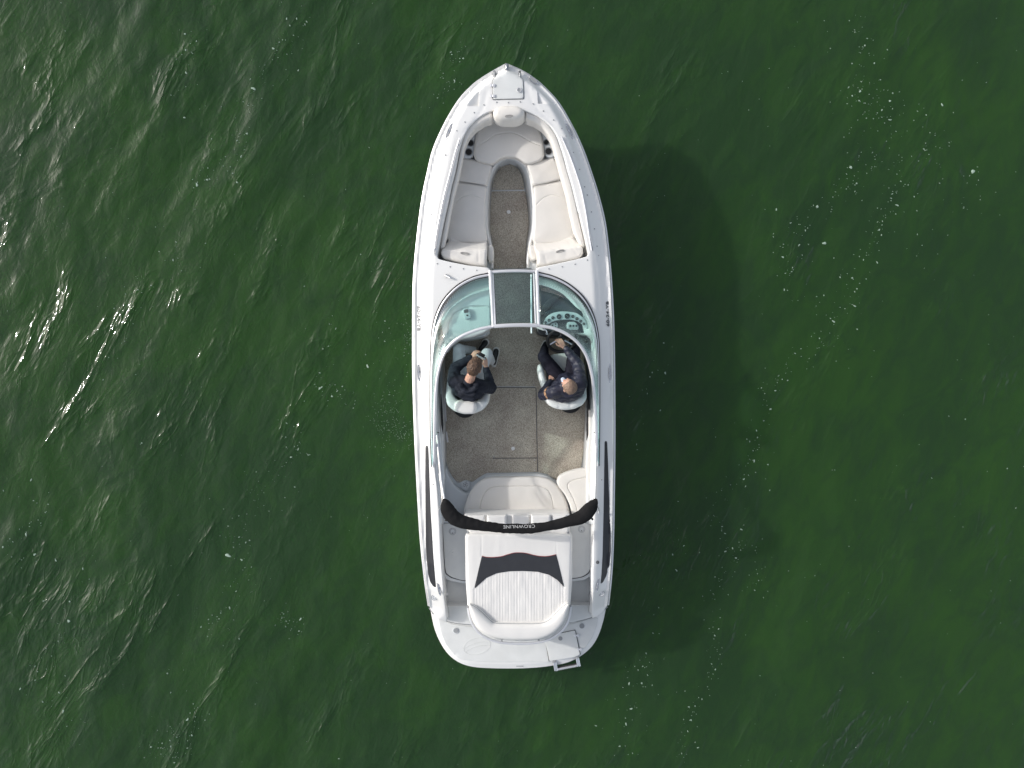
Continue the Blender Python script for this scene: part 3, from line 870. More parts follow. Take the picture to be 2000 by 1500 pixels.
# armrests by the walkway with their cup latch
for pts, lx in (([(953, 480), (958, 477), (963, 480), (964.5, 488), (964, 508), (959, 511), (953, 509), (952, 492)], (956, 508.5)),
                ([(1033, 478), (1040, 477), (1046, 480), (1048, 490), (1050, 507), (1042, 510), (1036, 506), (1031, 486)], (1046, 508.5))):
    a = ppad('armrest', pts, 0.97, 0.72, M_vinyl, boat, rc=4, r=0.035, step=0.014, wr=0.008, wrs=14, sharp=60)
    MB().box(P(lx[0], lx[1], 0.93), (0.045, 0.028, 0.03), bev=0.004).build('latch', M_black, a)
# side bolsters along the bow coaming
def bolster(outer, inner):
    zb = lambda y: float(np.interp(y, [215, 300, 486], [1.31, 1.20, 1.13]))
    pts = [tuple(P(x, y, zb(y)))[:2] for x, y in round_poly(outer+inner[::-1], 3)]
    zf = lambda x, y: np.interp(750-y/px2m(1.22), [215, 300, 486], [1.31, 1.20, 1.13])
    pad('side_bolster', pts, 1.2, 1.07, M_vinyl, boat, r=0.026, puff=0.012, puffd=0.03, step=0.02, zfun=zf, sharp=60)
bolster([(961, 217), (938, 226), (919, 243), (906, 265), (898, 296), (892, 331), (884, 361), (877, 396), (870, 427), (864, 462), (860, 486)],
        [(962, 231), (946, 237), (929, 249), (915, 267), (907, 288), (903, 312), (896, 348), (887.5, 380), (880, 420), (873, 460), (868, 482)])
bolster([(1027, 217), (1050, 226), (1071, 242), (1086, 264), (1098, 299), (1108, 335), (1116, 363), (1124, 396), (1131, 428), (1138, 460), (1141, 484)],
        [(1026, 231), (1043, 237), (1060, 249), (1074, 268), (1081, 289), (1087, 314), (1096, 348), (1105, 380), (1113, 420), (1120, 452), (1131, 476)])
# fibreglass sides between deck edge and bolsters
for ins in (inb, inr):
    bw = MB()
    A_ = [Vector(P(x, y, zs(y)+0.07)) for x, y in ins[2:-12]]; B_ = [Vector(P(x+(4 if x < 994 else -4), y+1, 0.72)) for x, y in ins[2:-12]]
    bw.loft(A_, B_, 80)
    bwo = bw.build('bow_side_liner', M_gel2, boat); bwo.modifiers.new('t', 'SOLIDIFY').thickness = 0.01
# bow headrest
bo = ppad('bow_headrest', [(994, 203), (1010, 204), (1021, 209), (1026, 218), (1022, 227), (1010, 233), (994, 233.5), (978, 233), (966, 227), (961.5, 218), (966, 209), (978, 204)],
          1.425, 1.15, M_vinyl, boat, rc=12, r=0.07, step=0.013, puff=0.02, wr=0.004, sharp=70, seams=[(wl([(994, 202), (995, 212)], 1.42), 0.006, 0.006)])
emblem(P(994, 227, 1.432), 0.050, 0.017, R(5), bo, M_thread, 0.003)

# --- handrails sunk in the deck beside the bow seats
for pts in ([(896, 272), (886, 305), (876, 345), (866, 382), (858, 420), (850, 462), (845, 498)], [(1098, 268), (1112, 300), (1126, 338), (1137, 374), (1146, 420), (1152, 462), (1157, 490)]):
    C = catmull(pts, 6)
    g = MB().tube([D(x, y, -0.004) for x, y in C], 0.011, 6, flat=0.5).build('handrail_groove', M_gasket, boat)
    s = 1.6 if pts[0][0] < 994 else -1.6
    h = MB().tube([D(x+s, y, 0.022) for x, y in C], 0.011, 8)
    for k in (2, len(C)//3, 2*len(C)//3, len(C)-3): h.tube([D(C[k][0]+s, C[k][1], -0.01), D(C[k][0]+s, C[k][1], 0.02)], 0.009, 8)
    h.build('handrail', M_alu, boat)

M_dark = mat_simple('dark_grey_fitting', (0.10, 0.105, 0.11), 0.35, var=0.1)
# --- anchor locker hatch
hz = 1.335
gpts = [(969.5, 146), (1015, 145), (1016, 152), (1021, 156), (1022, 170), (1022.5, 193), (992, 193.6), (963, 194.5), (962.5, 175), (961.8, 158), (967, 152)]
hatch = pad('anchor_hatch', [tuple(D(x, y))[:2] for x, y in round_poly(gpts, 2)], 1.36, 1.25, M_nonskid, boat, r=0.005, step=0.03,
            zfun=lambda x, y: deck_height(x, y)+0.012)
cg_ = np.mean(np.array(gpts), 0)
gp = [D(x+(0.6 if x > cg_[0] else -0.6), y+(0.6 if y > cg_[1] else -0.6), 0.002) for x, y in round_poly(gpts, 2)]
MB().tube(gp+[gp[0]], 0.0042, 5).build('hatch_gasket', M_dark, hatch)
for x, y in ((962.5, 168), (962.5, 188.5)):
    h = MB()
    for s in (-2.6, 2.6): h.disc(D(x+s, y, 0.010 if s < 0 else 0.014), 0.021, 0.008, 14, dome=0.003)
    h.tube([D(x, y-1.6, 0.02), D(x, y+1.6, 0.02)], 0.007, 8)
    h.build('hinge', M_alu, hatch)
lt = MB().disc(D(1014, 177, 0.014), 0.030, 0.006, 20).build('latch', M_grey, hatch)
MB().ring(D(1014, 177, 0.020), 0.028, 0.005).build('latch_ring', M_alu, lt)
for x in (965.3, 1015.2):
    c = MB(); c.box(D(x, 147, 0.012), (0.030, 0.105, 0.03), bev=0.006)
    o = c.build('chock', M_dark, boat)
    MB().tube([D(x, 141.5, 0.03), D(x, 152, 0.03)], 0.008, 8).build('pin', M_alu, o)
M_dchr = mat_simple('dull_chrome', (0.42, 0.43, 0.45), 0.25, metal=1.0, var=0.1)
# bow light / ring
bl_ = MB().ball(D(990, 133.5, 0.03), (0.030, 0.056, 0.03)).build('bow_light', M_dchr, boat)
MB().disc(D(990, 133, 0.0), 0.028, 0.012, 18, rx=1.0).build('light_base', M_alu, bl_)
# round navigation / docking lamp on the right bow shoulder
nl = MB().disc(D(1042, 158, 0.004), 0.030, 0.022, 22, rx=2.0, rot=R(-38)).build('docking_light', M_grey, boat)
MB().ring(D(1042, 158, 0.024), 0.030, 0.004, rx=2.0, rot=R(-38)).build('bezel', M_chrome, nl)

# --- cleats
def cleat(px, py, rot, L=0.10, W=0.026, mat=None):
    c = D(px, py, 0.001)
    base_ = MB().ring(c, W, 0.005, rx=L/W, rot=rot).build('cleat', M_chrome, boat)
    m = Matrix.Rotation(rot, 3, 'Z')
    b = MB(); b.tube([c+m @ Vector((-L*0.72, 0, 0.014)), c+m @ Vector((L*0.72, 0, 0.014))], 0.008, 8, flat=0.7)
    b.disc(c+m @ Vector((0, 0, 0)), 0.018, 0.016, 12)
    b.build('cleat_bar', M_chrome, base_)
    d = MB().disc(c+Vector((0, 0, -0.003)), W*0.95, 0.004, 24, rx=L/W, rot=rot).build('cleat_recess', M_gel2, base_)
cleat(878, 257, R(68)); cleat(1111, 256, R(-66)); cleat(818.5, 726, R(91), 0.10, 0.017); cleat(1191, 728, R(90), 0.10, 0.014)
cleat(857.5, 1148, R(-80), 0.085, 0.018); cleat(1167.5, 1140, R(82), 0.085, 0.014)
# rope hook on the port deck in front of the windshield
hk = MB(); c = D(872, 539, 0.0); hk.disc(c, 0.022, 0.02, 14, dome=0.01); hk.tube([c+Vector((0, 0, .02)), c+Vector((0.05, -0.03, 0.045)), c+Vector((0.085, -0.035, 0.03))], [0.014, 0.012, 0.008], 8)
hk.build('horn', M_chrome, boat)
# round filler caps and small fittings
def cap(p, r, name='filler_cap', m1=None, m2=None, inner=True):
    o = MB().disc(p, r, 0.006, 26, dome=0.002).build(name, m1 or M_gel2, boat)
    MB().ring(p+Vector((0, 0, 0.006)), r*0.96, 0.0035, 26).build('cap_ring', m2 or M_grey, o)
    if inner: MB().ring(p+Vector((0, 0, 0.008)), r*0.5, 0.003, 16).build('cap_mark', m2 or M_grey, o)
cap(D(848.5, 1166.5), 0.042); cap(D(1175, 1158.5), 0.040); cap(D(1167, 1098), 0.020, 'key_switch', M_grey, M_black)

# --- dark vent panels let into the side decks
def vent(pts, nm):
    w = [D(x, y) for x, y in resample(round_poly(pts, 2), 1.6)]
    b = [(p.x, p.y) for p in w]
    return pad('vent_panel', b, 1.0, 0.9, M_vent, boat, r=0.004, step=0.022, zfun=lambda x, y: deck_height(x, y)+0.006, sharp=50,
               seams=[(nm, 0.006, 0.004)])
vL = [(831, 871), (833.5, 869.5), (836, 872), (837.5, 900), (839, 950), (841, 1000), (843.5, 1040), (846, 1085), (849, 1120), (851.5, 1148), (846, 1145), (840, 1136),
      (836, 1120), (833, 1095), (831.5, 1060), (831, 1000), (830.5, 930)]
vR = [(1181, 862), (1184, 860.5), (1186, 863), (1187.5, 900), (1189, 950), (1191, 1000), (1192.5, 1040), (1192.5, 1075), (1190, 1105), (1184, 1125), (1178, 1137), (1173, 1141),
      (1175, 1120), (1177, 1085), (1178, 1040), (1179, 1000), (1180, 930)]
vent(vL, [tuple(D(x, y))[:2] for x, y in [(834.5, 875), (836, 960), (837, 1040), (840, 1110), (845, 1140)]])
vent(vR, [tuple(D(x, y))[:2] for x, y in [(1183.5, 866), (1185, 960), (1185.5, 1040), (1183, 1110), (1178, 1130)]])

# --- registration lettering, raised outline print
def lettering(txt, loc, size, rotz, mat, parent, fill=True, tilt=0.0, sx=1.0, th=0.0015):
    c = bpy.data.curves.new('lettering', 'FONT'); c.body = txt; c.size = size; c.align_x = 'CENTER'; c.align_y = 'CENTER'
    c.extrude = th; c.space_character = 1.08
    if not fill: c.fill_mode = 'NONE'; c.bevel_depth = 0.0022; c.extrude = 0; c.bevel_resolution = 1
    t = bpy.data.objects.new('tmp', c); COL.objects.link(t)
    bpy.context.view_layer.update()
    me_ = bpy.data.meshes.new_from_object(t.evaluated_get(bpy.context.evaluated_depsgraph_get()))
    bpy.data.objects.remove(t)
    me_.name = 'lettering'; me_.materials.clear(); me_.materials.append(mat)
    M_ = Matrix.Translation(loc) @ Matrix.Rotation(rotz, 4, 'Z') @ Matrix.Rotation(tilt, 4, 'X') @ Matrix.Diagonal((sx, 1, 1, 1))
    me_.transform(M_)
    o = bpy.data.objects.new('lettering', me_); COL.objects.link(o); o.parent = parent
    return o
def side_tilt(px, py, dx):
    a, b = D(px-2, py), D(px+2, py); return math.atan2(b.z-a.z, b.x-a.x)
lettering('60-24-YB', D(817.5, 622, 0.005), 0.070, R(-90), M_grey, boat, False, side_tilt(817.5, 622, 1), 1.18)
lettering('60-24-YB', D(1187.2, 613, 0.005), 0.062, R(90)+R(1.5), M_dash, boat, False, -side_tilt(1187.2, 613, 1), 1.32)

# ------------------------------------------------------------------ dashboards under the windshield
_bl = W2([(925, 546), (894, 561), (870, 586), (858, 612)], 1.02); _bcl = W2(catmull([(957, 537), (925, 546), (894, 561), (870, 586), (858, 612), (855, 640)], 6), 1.12)
_bcr = W2(catmull([(1049, 536), (1080, 545), (1110, 560), (1134, 584), (1150, 612), (1158, 645)], 6), 1.02)
def zdash(x, y): return 1.0+0.15*np.exp(-(seg_dist(np.stack([x, y], 1), _bcr, closed=False)/0.10)**2)
# passenger side
dl = [(957, 536), (925, 546), (894, 561), (870, 586), (858, 612), (860, 625), (864, 645), (866, 668), (870, 690), (880, 676), (897, 663), (920, 659), (944, 650), (957, 642), (958.5, 632)]
def dl_z(x, y):
    q = np.stack([x, y], 1)
    z = np.full(len(x), 1.12)
    ridge = W2(catmull([(868, 625), (880, 606), (900, 589), (925, 576), (957, 567)], 6), 1.12)
    d = seg_dist(q, ridge, closed=False)
    z = z+0.055*np.exp(-(d/0.035)**2)
    yp = 750-y/px2m(1.12); xp = 1000+x/px2m(1.12)
    front = yp < np.interp(xp, [866, 880, 900, 925, 957], [632, 606, 589, 576, 567])
    z = np.where(front, z+0.01, z)+0.05*np.exp(-(seg_dist(q, _bcl, closed=False)/0.09)**2)
    z = z-0.10*np.clip((yp-640)/30, 0, 1)**2
    return z
dashL = pad('dashboard', W2(round_poly(dl, 5), 1.12), 1.12, 0.85, M_gel, boat, r=0.02, step=0.016, zfun=dl_z,
            seams=[(wl([(874, 652), (876, 630), (884, 614), (896, 605), (912, 600), (930, 598), (957, 599.5)], 1.12, 6), 0.010, 0.035)])
gl_ = ppad('glove_box_panel', [(903.5, 604), (915.5, 602), (920, 620.5), (908, 624)], 1.165, 1.1, M_gel2, dashL, rc=1, r=0.003, step=0.05)
o = ppad('display', [(905.5, 605), (914, 603.5), (915, 610), (906.5, 611.5)], 1.172, 1.15, M_black, dashL, rc=1, r=0.002, step=0.05)
MB().disc(P(912.5, 616, 1.165), 0.012, 0.008, 14).build('knob', M_black, dashL)
ppad('front_console', [(870, 646), (897, 656), (930, 654), (957, 640), (957, 560), (880, 600)], 0.86, 0.345, M_gel2, boat, rc=6, r=0.01, step=0.1)
kick = ppad('glove_box_lip', [(893, 665), (905, 659), (935, 651), (954, 644), (957, 647), (948, 656), (930, 661), (908, 665)], 0.82, 0.5, M_gel2, boat, rc=3, r=0.02, step=0.025)

# helm side
dr = [(1049, 536), (1080, 545), (1110, 560), (1134, 584), (1150, 612), (1158, 645), (1160, 700), (1157, 702), (1155, 665), (1148, 656), (1120, 650), (1085, 648), (1062, 646), (1048, 641)]
dashR = pad('helm_dashboard', W2(round_poly(dr, 5), 1.02), 1.02, 0.80, M_gel, boat, r=0.015, step=0.03, zfun=zdash)
dark = [(1052, 553), (1072, 557), (1096, 568), (1120, 584), (1136, 598), (1148, 616), (1156.5, 634), (1157.5, 650), (1152, 658), (1144, 650), (1128, 650), (1085, 648), (1062, 645), (1056, 634), (1051, 622)]
def dk_z(x, y):
    yp = 750-y/px2m(1.04)
    return 1.032+0.045*np.exp(-((yp-612)/9)**2)-0.0*x
dk = pad('dash_cover', W2(round_poly(dark, 5), 1.04), 1.04, 1.0, M_dash, dashR, r=0.012, step=0.02, zfun=dk_z, wr=0.004)
sw_ = pad('gauge_visor', W2(catmull([(1053, 622), (1056, 606), (1064, 592), (1076, 581), (1092, 574)], 6)+catmull([(1098, 578), (1082, 592), (1072, 604), (1066, 614), (1058, 622)], 6), 1.09), 1.075, 1.03, M_char, dashR, r=0.02, step=0.02)
arc_o = [(1061, 633), (1066, 621), (1078, 612), (1092, 608.5), (1108, 608.5), (1126, 611.5), (1138, 620), (1145, 629), (1148.5, 643)]
arc_i = [(1143, 640), (1138, 633), (1128, 627), (1114, 624), (1097, 624.5), (1082, 627), (1070, 633)]
gp_ = pad('gauge_panel', W2(catmull(arc_o, 6)+catmull(arc_i, 6), 1.11), 1.11, 1.04, M_gel2, dashR, r=0.008, step=0.02)
for x, y, r in ((1092, 618.5, 5.4), (1108, 617.5, 5.8), (1080, 620.8, 3.4), (1072.5, 625.5, 3.2), (1065.5, 630, 2.7), (1119, 618.2, 3.4), (1127, 622.6, 3.4), (1134.3, 627.2, 3.1), (1140.5, 632.5, 2.7)):
    g = MB().disc(P(x, y, 1.111), r*px2m(1.1)*0.86, 0.006, 22).build('gauge', M_black, gp_)
    MB().ring(P(x, y, 1.118), r*px2m(1.1)*0.9, 0.003, 22).build('bezel', M_chrome, g)
    MB().box(P(x, y, 1.1195), (0.0025, r*px2m(1.1)*1.1, 0.001), M=Matrix.Rotation(R(35+x*7 % 90), 3, 'Z')).build('needle', M_text, g)
s1 = ppad('switch_panel', [(1108, 629), (1122, 628), (1130, 636), (1130, 644), (1108, 644), (1106.5, 637)], 1.075, 1.03, M_gel2, dashR, rc=2, r=0.004, step=0.05)
for k in range(6): MB().box(P(1110.8+k*3.1, 636.5, 1.082), (0.015, 0.030, 0.012), bev=0.003).build('switch', M_black if k % 2 else M_text, s1)
for k in range(6): MB().box(P(1110.8+k*3.1, 641.8, 1.078), (0.011, 0.010, 0.006), bev=0.002).build('switch', M_text, s1)
s2 = ppad('switch_panel', [(1074, 635), (1080, 630.5), (1088, 629.5), (1090, 635), (1088, 641), (1074, 640)], 1.075, 1.03, M_gel2, dashR, rc=2, r=0.004, step=0.05)
for x, y in ((1079, 635.5), (1085, 633), (1085, 638.5)): MB().disc(P(x, y, 1.075), 0.011, 0.01, 14).build('knob', M_black, s2)
hc = ppad('helm_console', [(1050, 560), (1130, 600), (1150, 640), (1135, 652), (1085, 656), (1050, 648)], 0.99, 0.345, M_black, boat, rc=5, r=0.01, step=0.1)
ppad('console_lip', [(1047, 640), (1056, 641), (1064, 645), (1075, 646), (1088, 648), (1112, 652), (1130, 658), (1118, 662), (1094, 658), (1070, 655), (1060, 656), (1050, 652)], 0.985, 0.8, M_black, boat, rc=4, r=0.025, step=0.02, wr=0.01, wrs=14)
k1 = MB(); k1.tube([P(1062, 642, 1.03), P(1067, 645, 1.04), P(1068, 650, 1.02)], 0.010, 8); k1.disc(P(1068, 652, 1.0), 0.018, 0.02, 12); k1.box(P(1064, 643, 1.02), (0.04, 0.025, 0.02), bev=0.004)
k1.build('ignition_key', M_chrome, boat)
# throttle box on the starboard wall by the helm
tb = MB(); tb.box(P(1150, 668, 0.86), (0.09, 0.30, 0.16), bev=0.03)
tbo = tb.build('throttle_control', M_black, boat)
MB().tube([P(1147, 668, 0.95), P(1145, 664, 1.08), P(1144, 662, 1.10)], [0.014, 0.012, 0.022], 8).build('throttle_lever', M_black, tbo)
ppad('side_pocket_pad', [(1143, 690), (1152, 680), (1157, 720), (1157, 790), (1150, 800), (1148, 740)], 0.80, 0.5, M_dash, boat, rc=3, r=0.02, step=0.03)
# steering wheel
wc = P(1096, 665, 1.06)
Rw = Matrix.Rotation(R(38), 3, 'X')
def wheel():
    rim = MB().ring(wc, 0.182, 0.021, 40, 10, M=Rw).build('steering_wheel', M_black, boat)
    for a in (R(-155), R(-25), R(90)):
        d = Rw @ Vector((math.cos(a), math.sin(a), 0)); q = Rw @ Vector((0, 0, -0.035))
        MB().tube([wc+q+d*0.02, wc+q*0.8+d*0.09, wc+d*0.178], [0.016, 0.013, 0.012], 8, flat=0.5).build('spoke', M_chrome, rim)
    MB().ball(wc+Rw @ Vector((0, 0, -0.035)), (0.055, 0.055, 0.022), M=Rw).build('hub', M_black, rim)
    MB().tube([wc+Rw @ Vector((0, 0, -0.05)), P(1094, 650, 0.88)], 0.03, 10).build('steering_column', M_black, rim)
    return rim
wheel()

# ------------------------------------------------------------------ windshield
ws = empty('windshield', (0, 0, 0)); ws.parent = boat
def zbase(y): return float(np.interp(y, [531, 560, 620, 700, 920], [1.20, 1.19, 1.17, 1.13, 1.10]))
def ztop(y): return float(np.interp(y, [633, 660, 700, 760, 830, 905], [1.62, 1.60, 1.54, 1.44, 1.30, 1.14]))
baseL = catmull([(957.5, 536.5), (925, 544), (894, 561), (869, 587), (854, 617), (846.5, 650), (844, 690), (843, 760), (843.5, 850), (846, 912)], 10)
topL = catmull([(963.5, 637.5), (940, 642), (920, 648.5), (901, 657), (885, 668), (870, 686), (859.5, 712), (853, 745), (850, 790), (848.5, 850), (847.5, 905)], 10)
baseR = catmull([(1049, 535), (1080, 543), (1111, 559), (1138, 584), (1156, 616), (1165, 650), (1168, 690), (1168.5, 760), (1168, 850), (1167, 910)], 10)
topR = catmull([(1053, 636.5), (1076, 640), (1096, 647), (1113, 656.5), (1129, 670), (1143, 690), (1152, 714), (1158, 745), (1162, 790), (1165, 850), (1166, 903)], 10)
def zb_on(p): return D(p[0], p[1], 0.012)
def zt_on(p): return P(p[0], p[1], ztop(p[1]))
for B_, T_, nm in ((baseL, topL, 'L'), (baseR, topR, 'R')):
    N_ = 90
    b3 = resample_n([zb_on(p) for p in B_], N_); t3 = resample_n([zt_on(p) for p in T_], N_)
    # slight outward bulge of the curved glass
    mid = (b3+t3)/2; out = np.stack([np.sign(mid[:, 0])*0.02, np.full(N_, 0.012), np.full(N_, 0.025)], 1); mid = mid+out
    g = MB(); g.add(list(map(tuple, b3))+list(map(tuple, mid))+list(map(tuple, t3)), [(i, i+1, N_+i+1, N_+i) for i in range(N_-1)]+[(N_+i, N_+i+1, 2*N_+i+1, 2*N_+i) for i in range(N_-1)])
    o = g.build('glass_panel', M_glass, ws, sharp=80); m_ = o.modifiers.new('t', 'SOLIDIFY'); m_.thickness = 0.006; m_.offset = 0
    fr = MB().tube([tuple(q) for q in t3], 0.021, 8, flat=0.8).build('top_rail', M_alu, ws)
    fb = MB().tube([tuple(q+np.array([0, 0, 0.0])) for q in b3], 0.016, 8, flat=0.9).build('base_rail', M_alu, ws)
    s_ = -1 if nm == 'L' else 1
    ob = [(q[0]+s_*0.016*min(1, max(0.2, (1.62-q[1])*1.6)), q[1]+0.020*min(1, max(0, (q[1]-0.5)/0.6)), q[2]-0.004) for q in b3]
    MB().tube(ob, 0.011, 6).build('base_gasket', M_gasket, fb)
    ib = [tuple(q+(t3[i]-q)*0.035) for i, q in enumerate(b3)]
    MB().tube(ib, 0.007, 6).build('glass_seal', M_gasket, fb)
# centre panel and its frame
c4 = [P(958.5, 533, 1.26), P(1047.5, 532, 1.26), P(1050, 636, 1.62), P(965, 637.5, 1.62)]
def lerp(a, b, t): return a+(b-a)*t
g = MB(); n_ = 12; vv_ = []
for i in range(n_+1):
    for j in range(n_+1):
        a = lerp(c4[0], c4[1], i/n_); b = lerp(c4[3], c4[2], i/n_); q = lerp(a, b, j/n_)
        u = i/n_; q = q+Vector((0, 0.010*4*u*(1-u), 0.012*4*u*(1-u)))
        vv_.append(q)
g.add(vv_, [(i*(n_+1)+j, (i+1)*(n_+1)+j, (i+1)*(n_+1)+j+1, i*(n_+1)+j+1) for i in range(n_) for j in range(n_)])
o = g.build('centre_glass_panel', M_glass, ws, sharp=80); m_ = o.modifiers.new('t', 'SOLIDIFY'); m_.thickness = 0.006; m_.offset = 0
row = lambda j: [vv_[i*(n_+1)+j] for i in range(n_+1)]
MB().tube([q+Vector((0, 0.01, 0)) for q in row(0)], 0.020, 8, flat=0.7).build('centre_base_rail', M_alu, ws)
MB().tube([q+Vector((0, 0, 0.004)) for q in row(n_)], 0.025, 8, flat=0.7).build('centre_top_rail', M_alu, ws)
for a, b in ((P(957, 529, 1.265), P(963.5, 639, 1.625)), (P(1048.5, 529, 1.265), P(1052, 638, 1.625))):
    w = MB(); w.tube([a, b], 0.022, 8, flat=0.8).build('mullion', M_alu, ws)
for a, b in ((P(962.5, 535, 1.265), P(967.5, 634, 1.615)), (P(1042.5, 534, 1.265), P(1046, 632, 1.615))):
    w = MB().tube([a, b], 0.012, 8, flat=0.8).build('panel_frame', M_alu, ws)
    MB().tube([lerp(a, b, 0)+Vector((0.012 if a.x < 0 else -0.012, 0, 0)), lerp(a, b, 1)+Vector((0.012 if a.x < 0 else -0.012, 0, 0))], 0.005, 5).build('glass_seal', M_gasket, w)
MB().tube([P(1037.5, 536, 1.12), P(1038, 651, 1.12)], 0.012, 8).build('door_stay', M_alu, ws)
MB().box(P(958.5, 572, 1.37), (0.02, 0.08, 0.02), bev=0.004).build('hinge', M_gasket, ws)

# ------------------------------------------------------------------ seats
def bucket(name, path_out, path_in, zc, zback, base_px, seat_pts, head_pts=None, seams=()):
    s = empty(name, (0, 0, 0)); s.parent = boat
    pts = path_out+path_in[::-1]
    tz = lambda p: p
    cushion('seat_cushion', seat_pts, zc, mat=M_seat, rc=6, puff=0.02, th=0.14, parent=s, piping=False)
    pad('backrest', W2(round_poly(pts, 5), zback-0.05), zback, zc-0.12, M_seat, s, r=0.05, step=0.018, sharp=70,
        zfun=lambda x, y: zback-0.30*np.clip(((y-min(p[1] for p in W2(pts, zback)))-0.16)/0.45, 0, 1)**0.9, seams=seams, wr=0.004)
    if head_pts:
        ppad('headrest', head_pts, zback+0.05, zback-0.2, M_vinylw, s, rc=5, r=0.045, step=0.015, sharp=70, wr=0.003)
    c = P(base_px[0], base_px[1], 0.36)
    MB().disc(c, 0.17, 0.03, 28).build('pedestal_base', M_black, s)
    MB().tube([c+Vector((0, 0, 0.02)), c+Vector((0, 0.22, zc-0.46))], [0.06, 0.045], 16).build('pedestal', M_alu, s)
    MB().box(P(base_px[0], 745, zc-0.13), (0.40, 0.36, 0.05), bev=0.02).build('seat_shell', M_black, s)
    return s
seatA = bucket('passenger_seat',
    [(879, 708), (872, 720), (870, 750), (869.5, 775), (874, 792), (887, 803), (905, 809), (925, 808.5), (943, 801), (953, 788), (956, 770), (955, 742)],
    [(885, 712), (884, 750), (884, 768), (892, 780), (908, 785), (925, 784), (938, 778), (944, 766), (946, 744)],
    0.78, 1.20, (908, 793), [(884, 700), (946, 702), (950, 730), (946, 775), (930, 785), (895, 783), (883, 765)],
    [(889, 784), (900, 781), (920, 782), (930, 785), (931, 800), (926, 809), (907, 809), (888, 803), (886, 795)])
seatB = bucket('helm_seat',
    [(1053, 709), (1050.5, 722), (1054, 740), (1061, 760), (1066, 783), (1072, 792), (1084, 798), (1101, 801), (1121, 799), (1138, 791), (1146, 778), (1147, 745), (1144, 715), (1137, 697)],
    [(1062, 712), (1066, 735), (1074, 760), (1080, 776), (1092, 782), (1104, 783), (1120, 781), (1131, 774), (1136, 760), (1136, 735), (1132, 704)],
    0.78, 1.20, (1113, 784), [(1076, 692), (1106, 689), (1132, 700), (1137, 735), (1134, 772), (1110, 784), (1085, 780), (1068, 740), (1066, 715)], None,
    seams=[(wl([(1090, 780), (1091, 802)], 1.15), 0.006, 0.012), (wl([(1112, 780), (1113, 802)], 1.15), 0.006, 0.012)])

# ------------------------------------------------------------------ aft cockpit
ppad('aft_step', [(850, 905), (870.5, 912), (877, 930), (886, 946), (898, 957), (911, 964), (920, 960), (912, 985), (908, 1030), (850, 1030)], 0.46, 0.34, M_gel2, boat, rc=5, r=0.03, step=0.03)
ppad('bench_box', [(914, 985), (918, 962), (932, 944), (950, 928), (1052, 925.5), (1070, 930), (1092, 944), (1165, 930), (1165, 1030), (905, 1030)], 0.46, 0.34, M_gel2, boat, rc=6, r=0.03, step=0.04)
dr_ = MB().disc(P(909.5, 946.5, 0.375), 0.055, 0.008, 24).build('drain_cover', M_gel2, boat)
for k in range(13):
    a = 2.4*k; q = 0.0115*math.sqrt(k)
    MB().disc(P(909.5, 946.5, 0.384)+Vector((q*math.cos(a), q*math.sin(a), 0)), 0.0055, 0.003, 8).build('drain_hole', M_gasket, dr_)
ppad('drain_pod', [(899, 946), (902, 940), (909, 937.5), (916, 940), (920, 946), (917, 956), (909, 960), (902, 955)], 0.375, 0.34, M_gel2, boat, rc=4, r=0.012, step=0.03)
cushion('bench_cushion', [(905, 1008), (907, 993), (912, 975), (920, 958), (931, 944), (945, 935.5), (960, 932), (1052, 931.5), (1071, 935), (1086, 945), (1098, 962), (1107, 981), (1113, 1003), (1112, 1010)],
        0.60, rc=9, seams=[[(937, 1006), (938, 985), (945, 965), (955, 953), (975, 949.5), (1055, 949), (1070, 955), (1078, 972), (1083, 1006)]], puff=0.022, sw=0.005, sdp=0.012)
cushion('corner_seat_cushion', [(1087, 939), (1092, 929), (1105, 922.5), (1125, 916.5), (1142, 914), (1151, 918), (1153, 928), (1153, 985), (1146, 1003), (1128, 1016), (1119, 1012), (1113, 985), (1103, 965), (1090, 949)],
        0.66, rc=6, seams=[[(1154, 930), (1120, 937), (1109, 943), (1108, 952), (1118, 970), (1126, 990), (1130, 1014)]], puff=0.022, sw=0.005, sdp=0.012)
bb = ppad('bench_back', [(906, 1004), (1113, 1003), (1114, 1040), (912, 1041)], 0.98, 0.6, M_vinylw, boat, rc=4, r=0.03, step=0.025, sharp=60)
for a, b in ((914, 948), (950.5, 989.5), (1000, 1035), (1037, 1075.5), (1078, 1107)):
    z = 1.05 if a in (950.5, 1037) else 1.02
    ppad('back_pad', [(a, 1006), (b, 1006), (b, 1028), (a, 1028)], z, 0.95, M_vinylw, bb, rc=3, r=0.03, step=0.012, sharp=60, wr=0.005, wrs=10)
hb = ppad('lower_bolster', [(913, 1030), (1111, 1029), (1111, 1039), (1106, 1044), (922, 1044), (915, 1040)], 1.02, 0.9, M_vinylw, boat, rc=3, r=0.025, step=0.02, sharp=60)
MB().tube([P(921, 1042, 1.0), P(1104, 1042, 1.0)], 0.010, 6).build('hinge_rail', M_alu, hb)
for x in (914.5, 1109): MB().box(P(x, 1040, 0.99), (0.025, 0.06, 0.03), bev=0.004).build('hinge', M_grey, hb)
